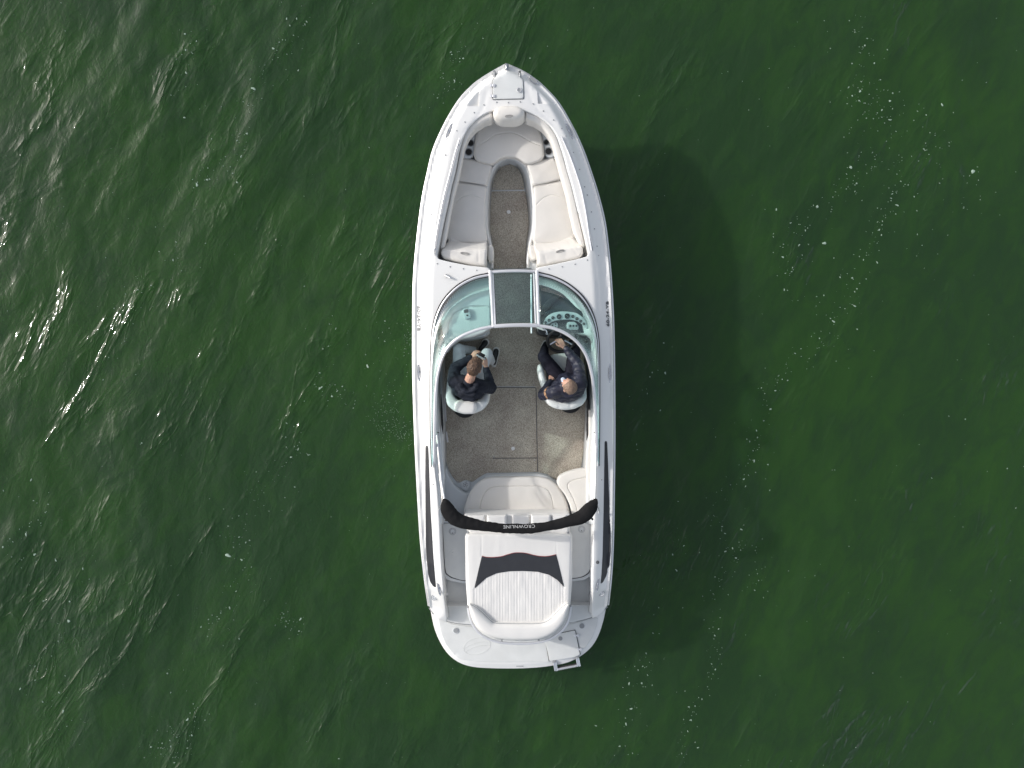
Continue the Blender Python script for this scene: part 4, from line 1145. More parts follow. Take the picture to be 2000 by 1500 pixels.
# engine cover below the sun pad
ppad('engine_cover', [(908, 1040), (1118, 1040), (1118, 1130), (1113, 1200), (1098, 1232), (1065, 1250), (1015, 1254), (965, 1250), (930, 1232), (914, 1200), (909, 1130)], 0.96, 0.45, M_gel, boat, rc=10, r=0.02, step=0.06)
arc_w = W2(catmull([(925, 1152), (935, 1141), (950, 1129), (970, 1120), (995, 1116), (1020, 1115.5), (1050, 1117), (1072, 1123), (1088, 1133), (1103, 1148)], 6), 1.08)
rib_r = random.Random(5); rib_len = [rib_r.uniform(0.3, 1.0) for _ in range(60)]
def ribs(x, y, d):
    z = 1.08; xp = 1000+x/px2m(z); yp = 750-y/px2m(z)
    ax = np.array([p[0] for p in arc_w]); ay = np.array([p[1] for p in arc_w])
    ins = (y < np.interp(x, ax, ay)) & (x > ax[0]) & (x < ax[-1])
    ph = (xp-927)/5.6; fr = np.abs(ph-np.round(ph))
    g = np.exp(-(fr/0.12)**2)
    ir = np.clip(np.round(ph).astype(int), 0, 59); rl = np.array(rib_len)[ir]
    z = np.where(ins, -0.0055*g*(0.25+0.75*rl)-0.002, 0.0)
    wob = np.array([mnoise.noise(Vector((a*14, b*5, 2.0))) for a, b in zip(x, y)])
    z = z+np.where(ins, 0.0035*wob, 0.0012*wob)
    return z
sunpad = pad('sun_pad', W2(round_poly([(908.5, 1052), (911, 1045), (919, 1043), (1106, 1043), (1114, 1045.5), (1117, 1054), (1115.5, 1120), (1113.5, 1180), (1108, 1205), (1090, 1226), (1050, 1236), (975, 1236), (938, 1226), (920, 1205), (914.5, 1180), (911, 1120)], 7), 1.08),
             1.08, 0.95, M_vinylw, boat, r=0.03, step=0.0115, bstep=0.02, puff=0.01, puffd=0.05, dfun=ribs, sharp=75,
             seams=[(arc_w, 0.006, 0.006), (wl([(941, 1046), (940.5, 1086)], 1.08), 0.004, 0.003), (wl([(1086, 1046), (1086.5, 1083)], 1.08), 0.004, 0.003)])
dkp = round_poly([(941, 1086), (950, 1088), (961, 1088.5), (978, 1087), (990, 1083.5), (1003, 1080), (1015, 1079.3), (1028, 1080.5), (1042, 1084), (1055, 1086.3), (1070, 1086.3), (1086.5, 1083),
                  (1091, 1100), (1101.5, 1145), (1101, 1146), (1088, 1132.5), (1072, 1122.5), (1050, 1116.8), (1020, 1115.2), (995, 1115.8), (970, 1119.5), (950, 1128.5), (927.5, 1149), (926.5, 1148), (934, 1115)], 1.2)
pad('dark_panel', W2(dkp, 1.09), 1.0935, 1.08, M_char, sunpad, r=0.003, step=0.03, wr=0.002)
MB().tube([P(x, y, 1.094) for x, y in catmull([(941, 1086), (950, 1088), (961, 1088.5), (978, 1087), (990, 1083.5), (1003, 1080), (1015, 1079.3), (1028, 1080.5), (1042, 1084), (1055, 1086.3), (1070, 1086.3), (1086.5, 1083)], 5)], 0.0035, 5).build('piping', M_red, sunpad)
bo_o = [(915, 1180), (917, 1196), (922, 1212), (933, 1229), (950, 1242), (975, 1249.5), (1000, 1252), (1030, 1252), (1055, 1250), (1078, 1241), (1096, 1226), (1108, 1206), (1113.5, 1180)]
bo_i = [(1108, 1179), (1098, 1186), (1086, 1198), (1074, 1210), (1062, 1216.3), (1046, 1218), (1020, 1218.5), (970, 1217.5), (960, 1213.5), (948, 1202.5), (936, 1191.5), (928, 1185.5), (919, 1181)]
bst = pad('sun_pad_bolster', W2(round_poly(catmull(bo_o, 4)+catmull(bo_i, 4), 1.5), 1.15), 1.16, 0.98, M_vinylw, boat, r=0.055, step=0.014, sharp=70, puff=0.02, puffd=0.06, wr=0.003)
MB().tube([P(x, y, 1.13) for x, y in catmull(bo_i, 4)], 0.006, 5).build('piping', M_grey, bst)
rl_ = MB().tube([P(x, y, 1.05) for x, y in catmull([(914, 1187), (917, 1203), (923, 1219), (935, 1235), (952, 1246.5), (975, 1254), (1000, 1256.5), (1030, 1256.5), (1057, 1253.5), (1081, 1244), (1100, 1229), (1111, 1209), (1115, 1184)], 5)], 0.018, 8, flat=0.8).build('pad_rail', M_alu, boat)
for x, y in ((980, 1250.5), (1052, 1249), (914.5, 1185), (1114, 1183)): MB().box(P(x, y, 1.075), (0.025, 0.03, 0.03), bev=0.004).build('rail_bracket', M_grey, rl_)

# transom walk-through
ppad('transom_walkway', [(853, 1018), (1166, 1018), (1166, 1190), (1160, 1204), (1120, 1216), (1060, 1221), (1010, 1222.5), (960, 1222.5), (920, 1221), (880, 1215), (864, 1208), (853, 1190)], 0.56, 0.3, M_nonskid, boat, rc=4, r=0.02, step=0.05,
     seams=[(wl([(877, 1150), (877, 1210)], 0.56), 0.008, 0.01)])
for nm, pts, kx, ky in (('side_hatch', [(864.5, 1022.5), (912, 1022.5), (912, 1134.5), (898, 1132.5), (882, 1127.5), (871.5, 1120), (869, 1108), (867, 1070)], 884, 1038),
                        ('side_hatch', [(1112, 1022), (1155.5, 1022), (1155.5, 1060), (1154, 1108), (1149, 1119), (1138, 1126), (1125, 1129), (1112, 1129.5)], 1136, 1033.5)):
    cx_ = 890 if kx < 1000 else 1134
    big = [(x+(1.3 if x > cx_ else -1.3), y+(1.3 if y > 1080 else -1.0)) for x, y in pts]
    ppad('hatch_surround', [(x+(5 if x > cx_ else -5), y+(7 if y > 1080 else -12)) for x, y in pts], 0.74, 0.55, M_gel2, boat, rc=4, r=0.02, step=0.06)
    ppad('hatch_gasket', big, 0.744, 0.73, M_gasket, boat, rc=3, r=0.001, step=0.1)
    h = ppad(nm, pts, 0.756, 0.73, M_nonskid, boat, rc=3, r=0.006, step=0.05)
    l1 = MB().disc(P(kx, ky, 0.756), 0.048, 0.004, 26).build('latch', M_gel2, h)
    for rr in (0.046, 0.033): MB().ring(P(kx, ky, 0.761), rr, 0.0025, 26).build('latch_ring', M_grey, l1)
    MB().disc(P(kx, ky+3, 0.760), 0.007, 0.003, 8).build('keyhole', M_black, l1)
for x, y in ((873, 1160), (1152.5, 1158)): MB().disc(P(x, y, 0.70), 0.022, 0.01, 16, rx=0.6).build('step_light', M_grey if x > 1000 else M_gel, boat)
for side in (-1, 1):
    pl = [(862, 1108), (866, 1140), (873, 1206)] if side < 0 else [(1157, 1108), (1156.5, 1150), (1155, 1196)]
    q0 = [P(x, y, zs(y)+0.05) for x, y in pl]; q1 = [P(x-side*5, y, 0.55) for x, y in pl]
    o = MB().loft(q0, q1, 20).build('quarter_liner', M_gel, boat); o.modifiers.new('t', 'SOLIDIFY').thickness = 0.01

# ------------------------------------------------------------------ swim platform
pl_o = [(836, 1176), (838.5, 1186), (842, 1205), (848, 1231), (856, 1251), (866, 1269), (880, 1285.5), (900, 1298.5), (925, 1305.5), (960, 1308), (1010, 1308.5), (1050, 1306.5), (1082, 1302.5), (1110, 1296.5),
        (1135, 1284), (1156, 1266), (1170, 1243), (1180, 1212), (1187, 1176)]
ow = W2(catmull(pl_o, 5), 0.42)
def plat_z(x, y):
    d = seg_dist(np.stack([x, y], 1), ow, closed=False)
    return 0.385+0.035*np.clip((d-0.03)/0.05, 0, 1)+0.006*np.exp(-((d-0.105)/0.02)**2)
plat = pad('swim_platform', ow, 0.42, 0.16, M_gel, boat, r=0.02, step=0.035, zfun=plat_z, sharp=40)
def lip(x, y, d):
    return 0*x
mat_pts = [(855, 1207), (861, 1236), (870, 1258), (884, 1276), (896, 1287), (925, 1292), (960, 1294), (1072, 1293.5), (1120, 1280), (1143, 1266), (1157, 1246), (1165, 1225), (1169, 1206), (1158, 1207), (1120, 1218), (1060, 1224), (1010, 1225.5), (920, 1224), (884, 1219), (866, 1212)]
ppad('platform_tread', mat_pts, 0.432, 0.40, M_nonskid, plat, rc=5, r=0.008, step=0.05, wr=0.001,
     seams=[(wl([(978, 1254), (984, 1274), (990, 1296)], 0.43), 0.010, -0.006), (wl([(1049, 1258), (1045, 1276), (1042, 1296)], 0.43), 0.006, 0.004),
            (wl([(878, 1220), (879, 1240), (886, 1270), (891, 1284)], 0.43), 0.006, 0.004)])
emb = emblem(P(932, 1262.5, 0.434), 0.195, 0.115, R(14), plat, M_nonskid, 0.0022, 40)
# dark line of the hull edge above the platform
MB().tube([P(x, y, 0.545) for x, y in catmull([(862, 1208), (880, 1215.5), (905, 1219.5), (930, 1221.5)], 5)], 0.006, 5).build('edge_line', M_grey, boat)
MB().tube([P(x, y, 0.545) for x, y in catmull([(1162, 1204), (1140, 1211), (1112, 1216.5)], 5)], 0.006, 5).build('edge_line', M_grey, boat)
for x, y in ((890, 1231.5), (1136, 1222.5)):
    o = MB().disc(P(x, y, 0.431), 0.046, 0.008, 24).build('speaker', M_gel2, plat)
    MB().disc(P(x+0.5, y, 0.439), 0.036, 0.004, 20).build('grille', M_grey, o)
lad_pts = [(1063, 1246), (1096, 1237), (1123, 1231), (1125, 1240), (1133, 1279), (1120, 1284), (1090, 1289), (1073, 1291), (1070, 1275)]
lh = ppad('ladder_hatch', lad_pts, 0.446, 0.42, M_nonskid, plat, rc=1.5, r=0.005, step=0.08)
gq = [P(x, y, 0.436) for x, y in [(1065.5, 1252), (1069.5, 1275), (1072.5, 1291.5)]]
MB().tube(gq, 0.0055, 5).build('hatch_gasket', M_gasket, lh)
MB().tube([P(x, y, 0.436) for x, y in [(1095, 1236.5), (1123.5, 1230.5), (1126, 1241), (1133.5, 1278)]], 0.0055, 5).build('hatch_gasket', M_gasket, lh)
for x, y in ((1126, 1241), (1131.5, 1268)):
    h = MB()
    for s in (-2.8, 2.8): h.disc(P(x+s, y, 0.444), 0.020, 0.008, 14, dome=0.003)
    h.tube([P(x, y-1.4, 0.452), P(x, y+1.4, 0.452)], 0.007, 8); h.build('hinge', M_alu, lh)
o = MB().disc(P(1094.5, 1247, 0.446), 0.030, 0.005, 20).build('latch', M_grey, lh)
ld = empty('boarding_ladder', (0, 0, 0)); ld.parent = boat
for (a, b) in (((1082.5, 1288), (1086, 1310.5)), ((1126.5, 1280), (1130.5, 1301.5))):
    for dx in (-1.6, 1.8):
        MB().tube([P(a[0]+dx, a[1], 0.42), P(b[0]+dx, b[1]-1, 0.40), P(b[0]+dx, b[1], 0.37)], 0.014, 10).build('rail', M_chrome, ld)
    MB().box(P(a[0], a[1]+2, 0.41), (0.055, 0.05, 0.05), bev=0.006).build('bracket', M_grey, ld)
mb_ = MB(); a, b = P(1087, 1307.5, 0.40), P(1129, 1299.5, 0.40)
n_ = 26
for k in range(n_): mb_.box(lerp(a, b, (k+0.5)/n_), ((b-a).length/n_*0.62, 0.028, 0.022), M=Matrix.Rotation(math.atan2((b-a).y, (b-a).x), 3, 'Z'))
mb_.tube([a, b], 0.010, 8)
mb_.build('step', M_alu, ld)
MB().tube([P(1086, 1304, 0.38), P(1129, 1296, 0.38)], 0.012, 8).build('cross_bar', M_gasket, ld)
MB().box(P(1015, 1301, 0.402), (0.10, 0.012, 0.008), bev=0.002).build('badge', M_grey, plat)

# ------------------------------------------------------------------ folded bimini top in its boot
bim = empty('folded_bimini_top', (0, 0, 0)); bim.parent = boat
ZB = 1.48
prs = [((867, 973), (864, 976)), ((875, 975), (862.7, 988)), ((882, 982), (862.5, 1001)), ((887, 990), (868, 1013)), ((894, 999), (878, 1022)), ((905, 1007), (893, 1028)), ((922, 1013), (912, 1032)),
       ((950, 1019.5), (944, 1036.5)), ((980, 1022.5), (976, 1040)), ((1014, 1023.5), (1012, 1042)), ((1040, 1022.5), (1040, 1041.5)), ((1062, 1020.5), (1066, 1037.5)), ((1088, 1014.5), (1095, 1031.5)),
       ((1110, 1009), (1118, 1027.5)), ((1128, 999), (1140, 1022)), ((1140, 987), (1156, 1012)), ((1151, 978.5), (1166, 996)), ((1159, 975), (1168, 983)), ((1162, 973.5), (1166, 976))]
up_ = resample_n([p[0] for p in prs], 140); lo_ = resample_n([p[1] for p in prs], 140)
cen = [(a+b)/2 for a, b in zip(up_, lo_)]; hw = [np.linalg.norm(a-b)/2 for a, b in zip(up_, lo_)]
bt = MB(); bt.tube([P(c[0], c[1], ZB+0.05*abs(i-70)/70) for i, c in enumerate(cen)], [h*px2m(ZB)*1.02 for h in hw], 28, flat=0.62)
boot = bt.build('canvas_boot', M_canvas, bim, sharp=80)
for v_ in boot.data.vertices:
    c = v_.co; v_.co = c+Vector((0.5, 1, 0.8))*0.006*mnoise.noise(Vector((c.x*22, c.y*22, c.z*14)))+Vector((0, 1, 0.4))*0.010*mnoise.noise(Vector((c.x*7, c.y*7, c.z*5+3)))
lettering('CROWNLINE', P(1014, 1028, ZB+0.044), 0.058, R(181.5), M_text, bim, True, R(8), 1.12, 0.001)
def pole(pts, name='support_pole', r=0.0125): return MB().tube([P(*p) for p in pts], r, 10).build(name, M_chrome, bim)
pole([(853.5, 848, 1.15), (856.5, 885, 1.24), (862, 940, 1.38), (868.5, 978, ZB)]); pole([(858.5, 925, 1.30), (862, 950, 1.36), (864.5, 978, ZB-0.02)], r=0.010)
pole([(1164.5, 848, 1.15), (1164, 885, 1.24), (1163, 940, 1.36), (1162, 978, ZB)]); pole([(1161, 851, 1.15), (1161.5, 900, 1.24), (1160.5, 940, 1.33), (1159, 978, ZB-0.02)], r=0.009)
pole([(863.5, 979, ZB-0.03), (856, 998, 1.16)], 'strut', 0.007); pole([(1166, 985, ZB-0.03), (1170.5, 998, 1.14), (1169.5, 1002, 1.12)], 'strut', 0.007)
for p in ((854.5, 1002, 1.10), (1169.5, 1001, 1.10)): MB().disc(P(*p), 0.020, 0.02, 14, rx=0.7).build('strut_foot', M_alu, bim)
for x, y in ((854, 846.5), (1164, 846)):
    MB().box(P(x, y, 1.14), (0.03, 0.05, 0.035), bev=0.006).build('hinge', M_grey, bim)
    MB().box(P(x+1.4 if x < 1000 else x-2.5, y-1.5, 1.15), (0.022, 0.014, 0.02), bev=0.003).build('clip', M_black, bim)
for x, y in ((871, 1016), (1157, 1014)): MB().ball(P(x, y, ZB-0.05), 0.016).build('toggle', M_black, bim)

for pts in ([(838, 1187), (844, 1196), (853, 1204), (864, 1210.5), (874, 1214)], [(1187, 1185), (1178, 1193), (1167, 1201.5), (1156, 1206)]):
    MB().tube([P(x, y, 0.60) for x, y in catmull(pts, 6)], 0.007, 6).build('edge_line', M_grey, boat)

# added crumpled sheet by the passenger dashboard, imitating water glitter mirrored in the glass
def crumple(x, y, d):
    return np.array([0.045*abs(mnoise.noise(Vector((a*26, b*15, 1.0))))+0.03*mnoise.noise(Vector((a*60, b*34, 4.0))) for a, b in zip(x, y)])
M_reflection = mat_simple('silver_reflection', (0.72, 0.73, 0.70), 0.25, metal=0.6, var=0.1, vscale=20)
ppad('reflection_sheet', [(851, 625), (855, 606), (860, 612), (864, 640), (866, 665), (869, 690), (862, 706), (856, 700), (852, 670)], 0.98, 0.80, M_reflection, boat, rc=3, r=0.02, step=0.010, dfun=crumple, sharp=20)

# ------------------------------------------------------------------ people
M_skin = mat_simple('skin', (0.56, 0.34, 0.25), 0.5, var=0.08, vscale=25, col2=(0.47, 0.27, 0.195), bump=0.1, bscale=300, bdist=0.001)
M_skin.node_tree.nodes['Principled BSDF'].inputs['Subsurface Weight'].default_value = 0.15
M_skin.node_tree.nodes['Principled BSDF'].inputs['Subsurface Scale'].default_value = 0.01
def mat_hair(name, dark, light, scale=(60, 60, 60)):
    m, n, l, b = material(name)
    tc = n.new('ShaderNodeTexCoord'); mp = n.new('ShaderNodeMapping'); mp.inputs['Scale'].default_value = scale
    l.new(tc.outputs['Object'], mp.inputs[0])
    nz = n.new('ShaderNodeTexNoise'); nz.inputs['Scale'].default_value = 1.0; nz.inputs['Detail'].default_value = 6; nz.inputs['Distortion'].default_value = 1.2
    l.new(mp.outputs[0], nz.inputs['Vector'])
    rp = n.new('ShaderNodeValToRGB'); e = rp.color_ramp.elements
    e[0].position = 0.35; e[0].color = (*dark, 1); e[1].position = 0.68; e[1].color = (*light, 1)
    l.new(nz.outputs['Fac'], rp.inputs['Fac']); l.new(rp.outputs[0], b.inputs['Base Color'])
    b.inputs['Roughness'].default_value = 0.6
    bp = n.new('ShaderNodeBump'); bp.inputs['Strength'].default_value = 0.8; bp.inputs['Distance'].default_value = 0.006
    l.new(nz.outputs['Fac'], bp.inputs['Height']); l.new(bp.outputs[0], b.inputs['Normal'])
    return m
M_hairA = mat_hair('brown_hair', (0.030, 0.016, 0.010), (0.15, 0.085, 0.050), (90, 60, 60))
M_hairB = mat_hair('greying_fair_hair', (0.13, 0.08, 0.055), (0.31, 0.215, 0.155), (90, 90, 70))
M_hood = mat_simple('dark_navy_jersey', (0.024, 0.028, 0.040), 0.85, var=0.25, vscale=14, bump=0.5, bscale=90, bdist=0.003, spec=0.2)
M_jacket = mat_simple('navy_shell_fabric', (0.024, 0.026, 0.048), 0.5, var=0.25, vscale=14, bump=0.5, bscale=40, bdist=0.004, spec=0.4)
M_trA = mat_simple('pale_grey_denim', (0.60, 0.63, 0.65), 0.85, var=0.08, vscale=16, bump=0.3, bscale=150)
M_trB = mat_simple('dark_navy_trousers', (0.016, 0.015, 0.026), 0.85, var=0.2, vscale=16, bump=0.3, bscale=120, spec=0.2)
M_shirt = mat_simple('pale_blue_shirt', (0.50, 0.56, 0.68), 0.8, var=0.06)
M_tan = mat_simple('tan_leather', (0.38, 0.22, 0.12), 0.6, var=0.1, vscale=40)
M_eye = mat_simple('dark_eye', (0.02, 0.015, 0.012), 0.2)
M_lip = mat_simple('lips', (0.35, 0.13, 0.11), 0.5)
M_sole = mat_simple('white_rubber', (0.74, 0.74, 0.72), 0.6, var=0.05)
M_ctrl = mat_simple('controller_grey', (0.30, 0.32, 0.34), 0.5, var=0.05)

def folds(amp, fr=16, seed=0.0):
    def f(co, n):
        a = mnoise.noise(Vector((co.x*fr, co.y*fr, co.z*fr*1.6+seed)))
        b = abs(mnoise.noise(Vector((co.x*fr*0.6+5, co.y*fr*1.3, co.z*fr*1.2+seed))))
        return amp*(a*0.5+(0.45-b)*1.1)
    return f
def frame(fwd, up):
    f = Vector(fwd).normalized(); u = Vector(up); s = f.cross(u).normalized(); u = s.cross(f).normalized()
    return Matrix((s, f, u)).transposed()      # columns: right, forward, up
def add_head(mb, c, F, s=1.0):
    c = Vector(c)
    q = lambda x, y, z: c+F @ Vector((x, y, z))*s
    mb.ball(q(0, -0.012, 0.025), (0.076*s, 0.096*s, 0.090*s), M=F, seg=24, rings=16)      # skull
    mb.ball(q(0, 0.030, -0.040), (0.058*s, 0.060*s, 0.078*s), M=F, seg=20, rings=14)      # face / jaw
    mb.ball(q(0, 0.062, -0.092), (0.026*s, 0.022*s, 0.020*s), M=F)                         # chin
    mb.bone(q(0, 0.088, -0.008), 0.009*s, q(0, 0.110, -0.040), 0.013*s)                    # nose
    for sx in (-1, 1):
        mb.ball(q(0.078*sx, -0.005, -0.018), (0.010*s, 0.020*s, 0.032*s), M=F @ Matrix.Rotation(R(18)*sx, 3, 'Z'))  # ears
        mb.ball(q(0.034*sx, 0.078, 0.016), (0.020*s, 0.010*s, 0.008*s), M=F)               # brow
        mb.ball(q(0.044*sx, 0.058, -0.038), (0.018*s, 0.018*s, 0.022*s), M=F)              # cheek
def add_hand(mb, w, d, nrm, thumb, curl=0.6, spread=0.12, s=1.0):
    """w wrist, d finger direction, nrm = back-of-hand normal, thumb=+1/-1 side of d x nrm"""
    w = Vector(w); d = Vector(d).normalized(); nrm = Vector(nrm); side = d.cross(nrm).normalized(); nrm = side.cross(d).normalized()
    side = side*thumb
    for k, off in enumerate((0.030, 0.010, -0.010, -0.029)):
        a = w+side*off*0.55*s; kn = w+d*(0.088-0.004*abs(k-1))*s+side*off*s
        mb.bone(a, 0.015*s, kn, 0.0115*s)
        L = (0.043, 0.048, 0.045, 0.035)[k]*s
        p = kn; ang = 0.0
        for j, ll in enumerate((L, L*0.68, L*0.52)):
            ang += curl*(0.65 if j == 0 else 1.0)*(1+0.08*k)
            dd = d*math.cos(ang)-nrm*math.sin(ang)+side*off/0.03*spread*(1-j*0.3)
            dd.normalize(); p2 = p+dd*ll
            mb.bone(p, (0.0098-0.0009*j)*s, p2, (0.0090-0.0010*j)*s); p = p2
    t0 = w+d*0.022*s+side*0.022*s; t1 = t0+(d*0.65+side*0.65-nrm*0.25).normalized()*0.042*s
    t2 = t1+(d*0.9+side*0.22-nrm*0.35).normalized()*0.032*s; t3 = t2+(d*0.9-side*0.05-nrm*0.45*(0.5+curl)).normalized()*0.026*s
    mb.bone(t0, 0.015*s, t1, 0.0115*s); mb.bone(t1, 0.0115*s, t2, 0.0102*s); mb.bone(t2, 0.0102*s, t3, 0.0085*s)
def mid(a, b, t, off=(0, 0, 0)): return Vector(a).lerp(Vector(b), t)+Vector(off)
def shoe(heel, toe, z, tiltz, parent, uppermat, name='shoe'):
    h, t = P(*heel, z), P(*toe, z); d = (t-h); L = d.length; d.normalize(); n_ = Vector((-d.y, d.x, 0))
    prof = [(-0.0, 0.0), (0.0, 0.028), (0.06, 0.041), (0.14, 0.042), (0.20, 0.053), (0.245, 0.050), (0.275, 0.034), (0.288, 0.0)]
    k = L/0.288; out = [h+d*a*k+n_*b for a, b in prof]+[h+d*a*k-n_*b for a, b in prof[::-1][1:-1]]
    ow_ = round_poly([(p.x, p.y) for p in out], 0.02)
    so = pad(name, ow_, z+0.03, z+0.002, M_sole, parent, r=0.008, step=0.03)
    sc = np.array(ow_); c = sc.mean(0); inn = [tuple(c+(q-c)*0.81) for q in sc]
    def zf(x, y):
        u = ((x-h.x)*d.x+(y-h.y)*d.y)/L
        return z+0.03+np.interp(u, [0, 0.12, 0.42, 0.7, 1.0], [0.055, 0.065, 0.075, 0.045, 0.030])
    pad('upper', inn, z+0.1, z+0.02, uppermat, so, r=0.030, step=0.014, zfun=zf, sharp=70)
    return so

def person(label, mats, J, F, hands, scale=1.0):
    """J: joint positions; one continuous body, clothes as children"""
    root = empty('person', (J['pelvis'].x, J['pelvis'].y, 0.36))
    inv = Matrix.Translation(-root.location)
    tag(root, label, 'person')
    def own(o):
        o.parent = root; o.data.transform(inv); return o
    b = MB()
    add_head(b, J['head'], F, 1.06)
    b.bone(J['neck']+Vector((0, 0, -0.03)), 0.068, J['head']+F @ Vector((0, -0.03, -0.05)), 0.054)
    b.bone(J['chest'], 0.125, J['pelvis'], 0.125)
    for s in ('l', 'r'):
        b.bone(J['neck']+Vector((0, 0, -0.05)), 0.05, J['sh'+s], 0.050)
        b.bone(J['chest'], 0.12, J['sh'+s]*0.5+J['chest']*0.5, 0.08)
        b.bone(J['sh'+s], 0.048, J['el'+s], 0.038); b.bone(J['el'+s], 0.038, J['wr'+s], 0.026)
        b.bone(J['pelvis'].lerp(J['hip'+s], 0.9), 0.09, J['kn'+s], 0.055); b.bone(J['kn'+s], 0.052, J['an'+s], 0.036)
        b.bone(J['an'+s], 0.034, J['an'+s]+Vector((0, 0, -0.04)), 0.036)
        w, d, nn, th, cu = hands[s]; b.bone(J['wr'+s], 0.026, w, 0.023); add_hand(b, w, d, nn, th, cu)
    body = own(remeshed('body', b, 0.0042, mats['skin'], None, 2))
    # eyes + mouth
    q = lambda x, y, z: Vector(J['head'])+F @ Vector((x, y, z))
    for sx in (-1, 1): own(MB().ball(q(0.032*sx, 0.082, -0.004), (0.011, 0.007, 0.006), M=F).build('eye', M_eye))
    own(MB().ball(q(0, 0.088, -0.066), (0.022, 0.006, 0.006), M=F).build('mouth', M_lip))
    # top
    t = MB()
    K = mats['bulk']
    t.bone(mid(J['neck'], J['chest'], 0.25), 0.085*K, J['chest'], 0.155*K)
    t.bone(J['chest'], 0.155*K, mid(J['chest'], J['pelvis'], 0.75), 0.155*K)
    t.bone(mid(J['chest'], J['pelvis'], 0.75), 0.150, J['pelvis'], 0.150)
    ax = (J['shr']-J['shl']).normalized()
    for s, sg in (('l', -1), ('r', 1)):
        t.bone(J['chest']+ax*sg*0.08, 0.135*K, mid(J['chest'], J['pelvis'], 0.6)+ax*sg*0.07, 0.125*K)
        t.bone(J['neck']+Vector((0, 0, -0.05)), 0.072*K, J['sh'+s], 0.076*K)
        t.bone(J['sh'+s], 0.076*K, mid(J['sh'+s], J['el'+s], 0.5), 0.071*K); t.bone(mid(J['sh'+s], J['el'+s], 0.5), 0.071*K, J['el'+s], 0.064*K)
        t.bone(J['el'+s], 0.064*K, J['wr'+s], 0.043)
        t.bone(mid(J['sh'+s], J['chest'], 0.5), 0.095, J['sh'+s], 0.070)
    mats['top_extra'](t, J, F)
    top = own(remeshed(mats['top_name'], t, 0.0075, mats['top'], None, 3, folds(mats['fold'], 15)))
    # trousers
    l_ = MB(); l_.bone(J['pelvis'], 0.135, J['pelvis']+Vector((0, 0, 0.03)), 0.14)
    for s in ('l', 'r'):
        l_.bone(J['hip'+s], 0.112, mid(J['hip'+s], J['kn'+s], 0.5), 0.096); l_.bone(mid(J['hip'+s], J['kn'+s], 0.5), 0.096, J['kn'+s], 0.080)
        l_.bone(J['kn'+s], 0.070, mid(J['kn'+s], J['an'+s], 0.4), 0.064); l_.bone(mid(J['kn'+s], J['an'+s], 0.4), 0.064, mid(J['kn'+s], J['an'+s], 0.93), 0.050)
        l_.bone(J['pelvis'], 0.12, J['hip'+s], 0.11)
    own(remeshed('trousers', l_, 0.0075, mats['trousers'], None, 3, folds(0.006, 14, 3)))
    # hair cap hugging the skull
    h = MB()
    mats['hair_shape'](h, J, F)
    def tuft(co, n):
        return mats['tuft']*(mnoise.noise(co*55)+0.6*mnoise.noise(co*110))
    own(remeshed('hair', h, 0.005, mats['hair'], None, 1, tuft))
    for hl, to, up in mats['shoes']:
        so = shoe(hl, to, 0.362, 0, None, up)
        so.parent = root; so.data.transform(inv)
        for c in so.children: c.data.transform(inv)
    return root, own

# ---- passenger with the drone controller
def V_(px, py, z): return P(px, py, z)
headA = V_(926.5, 718, 1.56)
FA = frame((0.28, 0.62, -0.62), (0.1, 0.35, 1))
SA = 1.1
JA = dict(head=headA, neck=V_(915, 746, 1.40), chest=V_(914, 756, 1.20), pelvis=V_(913, 758, 0.93),
          shl=V_(887, 745, 1.33), shr=V_(941, 755, 1.33), ell=V_(888, 719, 1.12), elr=V_(959, 758, 1.12),
          wrl=V_(918, 699.5, 1.15), wrr=V_(949.5, 720, 1.14), hipl=V_(902, 748, 0.90), hipr=V_(927, 750, 0.90),
          knl=V_(895.5, 682, 0.91), knr=V_(951, 691, 0.90), anl=V_(926, 684, 0.50), anr=V_(961, 707, 0.48))
def extraA(t, J, F):
    # hood lying folded behind the neck
    c = J['neck']+Vector((0.00, -0.035, 0.0))
    pts = []
    for k in range(11):
        a = R(195+150*k/10); pts.append(c+Vector((0.105*math.cos(a), 0.105*math.sin(a)+0.02, 0.045+0.02*math.sin(a))))
    for a, b in zip(pts[:-1], pts[1:]): t.bone(a, 0.030, b, 0.030)
    pts = []
    for k in range(11):
        a = R(185+170*k/10); pts.append(c+Vector((0.150*math.cos(a), 0.150*math.sin(a)+0.02, -0.03)))
    for a, b in zip(pts[:-1], pts[1:]): t.bone(a, 0.034, b, 0.034)
    t.bone(c+Vector((-0.09, -0.12, -0.02)), 0.050, c+Vector((0.08, -0.13, -0.02)), 0.050); t.bone(c+Vector((-0.06, -0.17, -0.04)), 0.04, c+Vector((0.05, -0.18, -0.04)), 0.04)
def hairA(h, J, F):
    q = lambda x, y, z: Vector(J['head'])+F @ Vector((x, y, z))
    h.ball(q(0, -0.016, 0.036), (0.092, 0.108, 0.100), M=F, seg=24, rings=16)
    h.ball(q(0, -0.055, -0.010), (0.078, 0.056, 0.074), M=F, seg=20, rings=12)
    h.ball(q(0.0, 0.035, 0.082), (0.074, 0.066, 0.052), M=F, seg=20, rings=12)
    h.ball(q(-0.02, 0.060, 0.085), (0.045, 0.040, 0.035), M=F, seg=20, rings=12)
matsA = dict(skin=M_skin, top=M_hood, top_name='hoodie', fold=0.016, bulk=1.10, trousers=M_trA, hair=M_hairA, tuft=0.007, top_extra=extraA, hair_shape=hairA,
             shoes=[((933, 691), (953, 662), M_black), ((964, 717), (970.5, 677), M_black)])
handsA = {'l': (V_(920.5, 698, 1.16), (0.60, 0.75, -0.10), (-0.60, 0.25, 0.8), 1, 0.75), 'r': (V_(949, 716, 1.16), (-0.10, 1, 0.05), (0.75, 0.1, 0.75), -1, 0.75)}
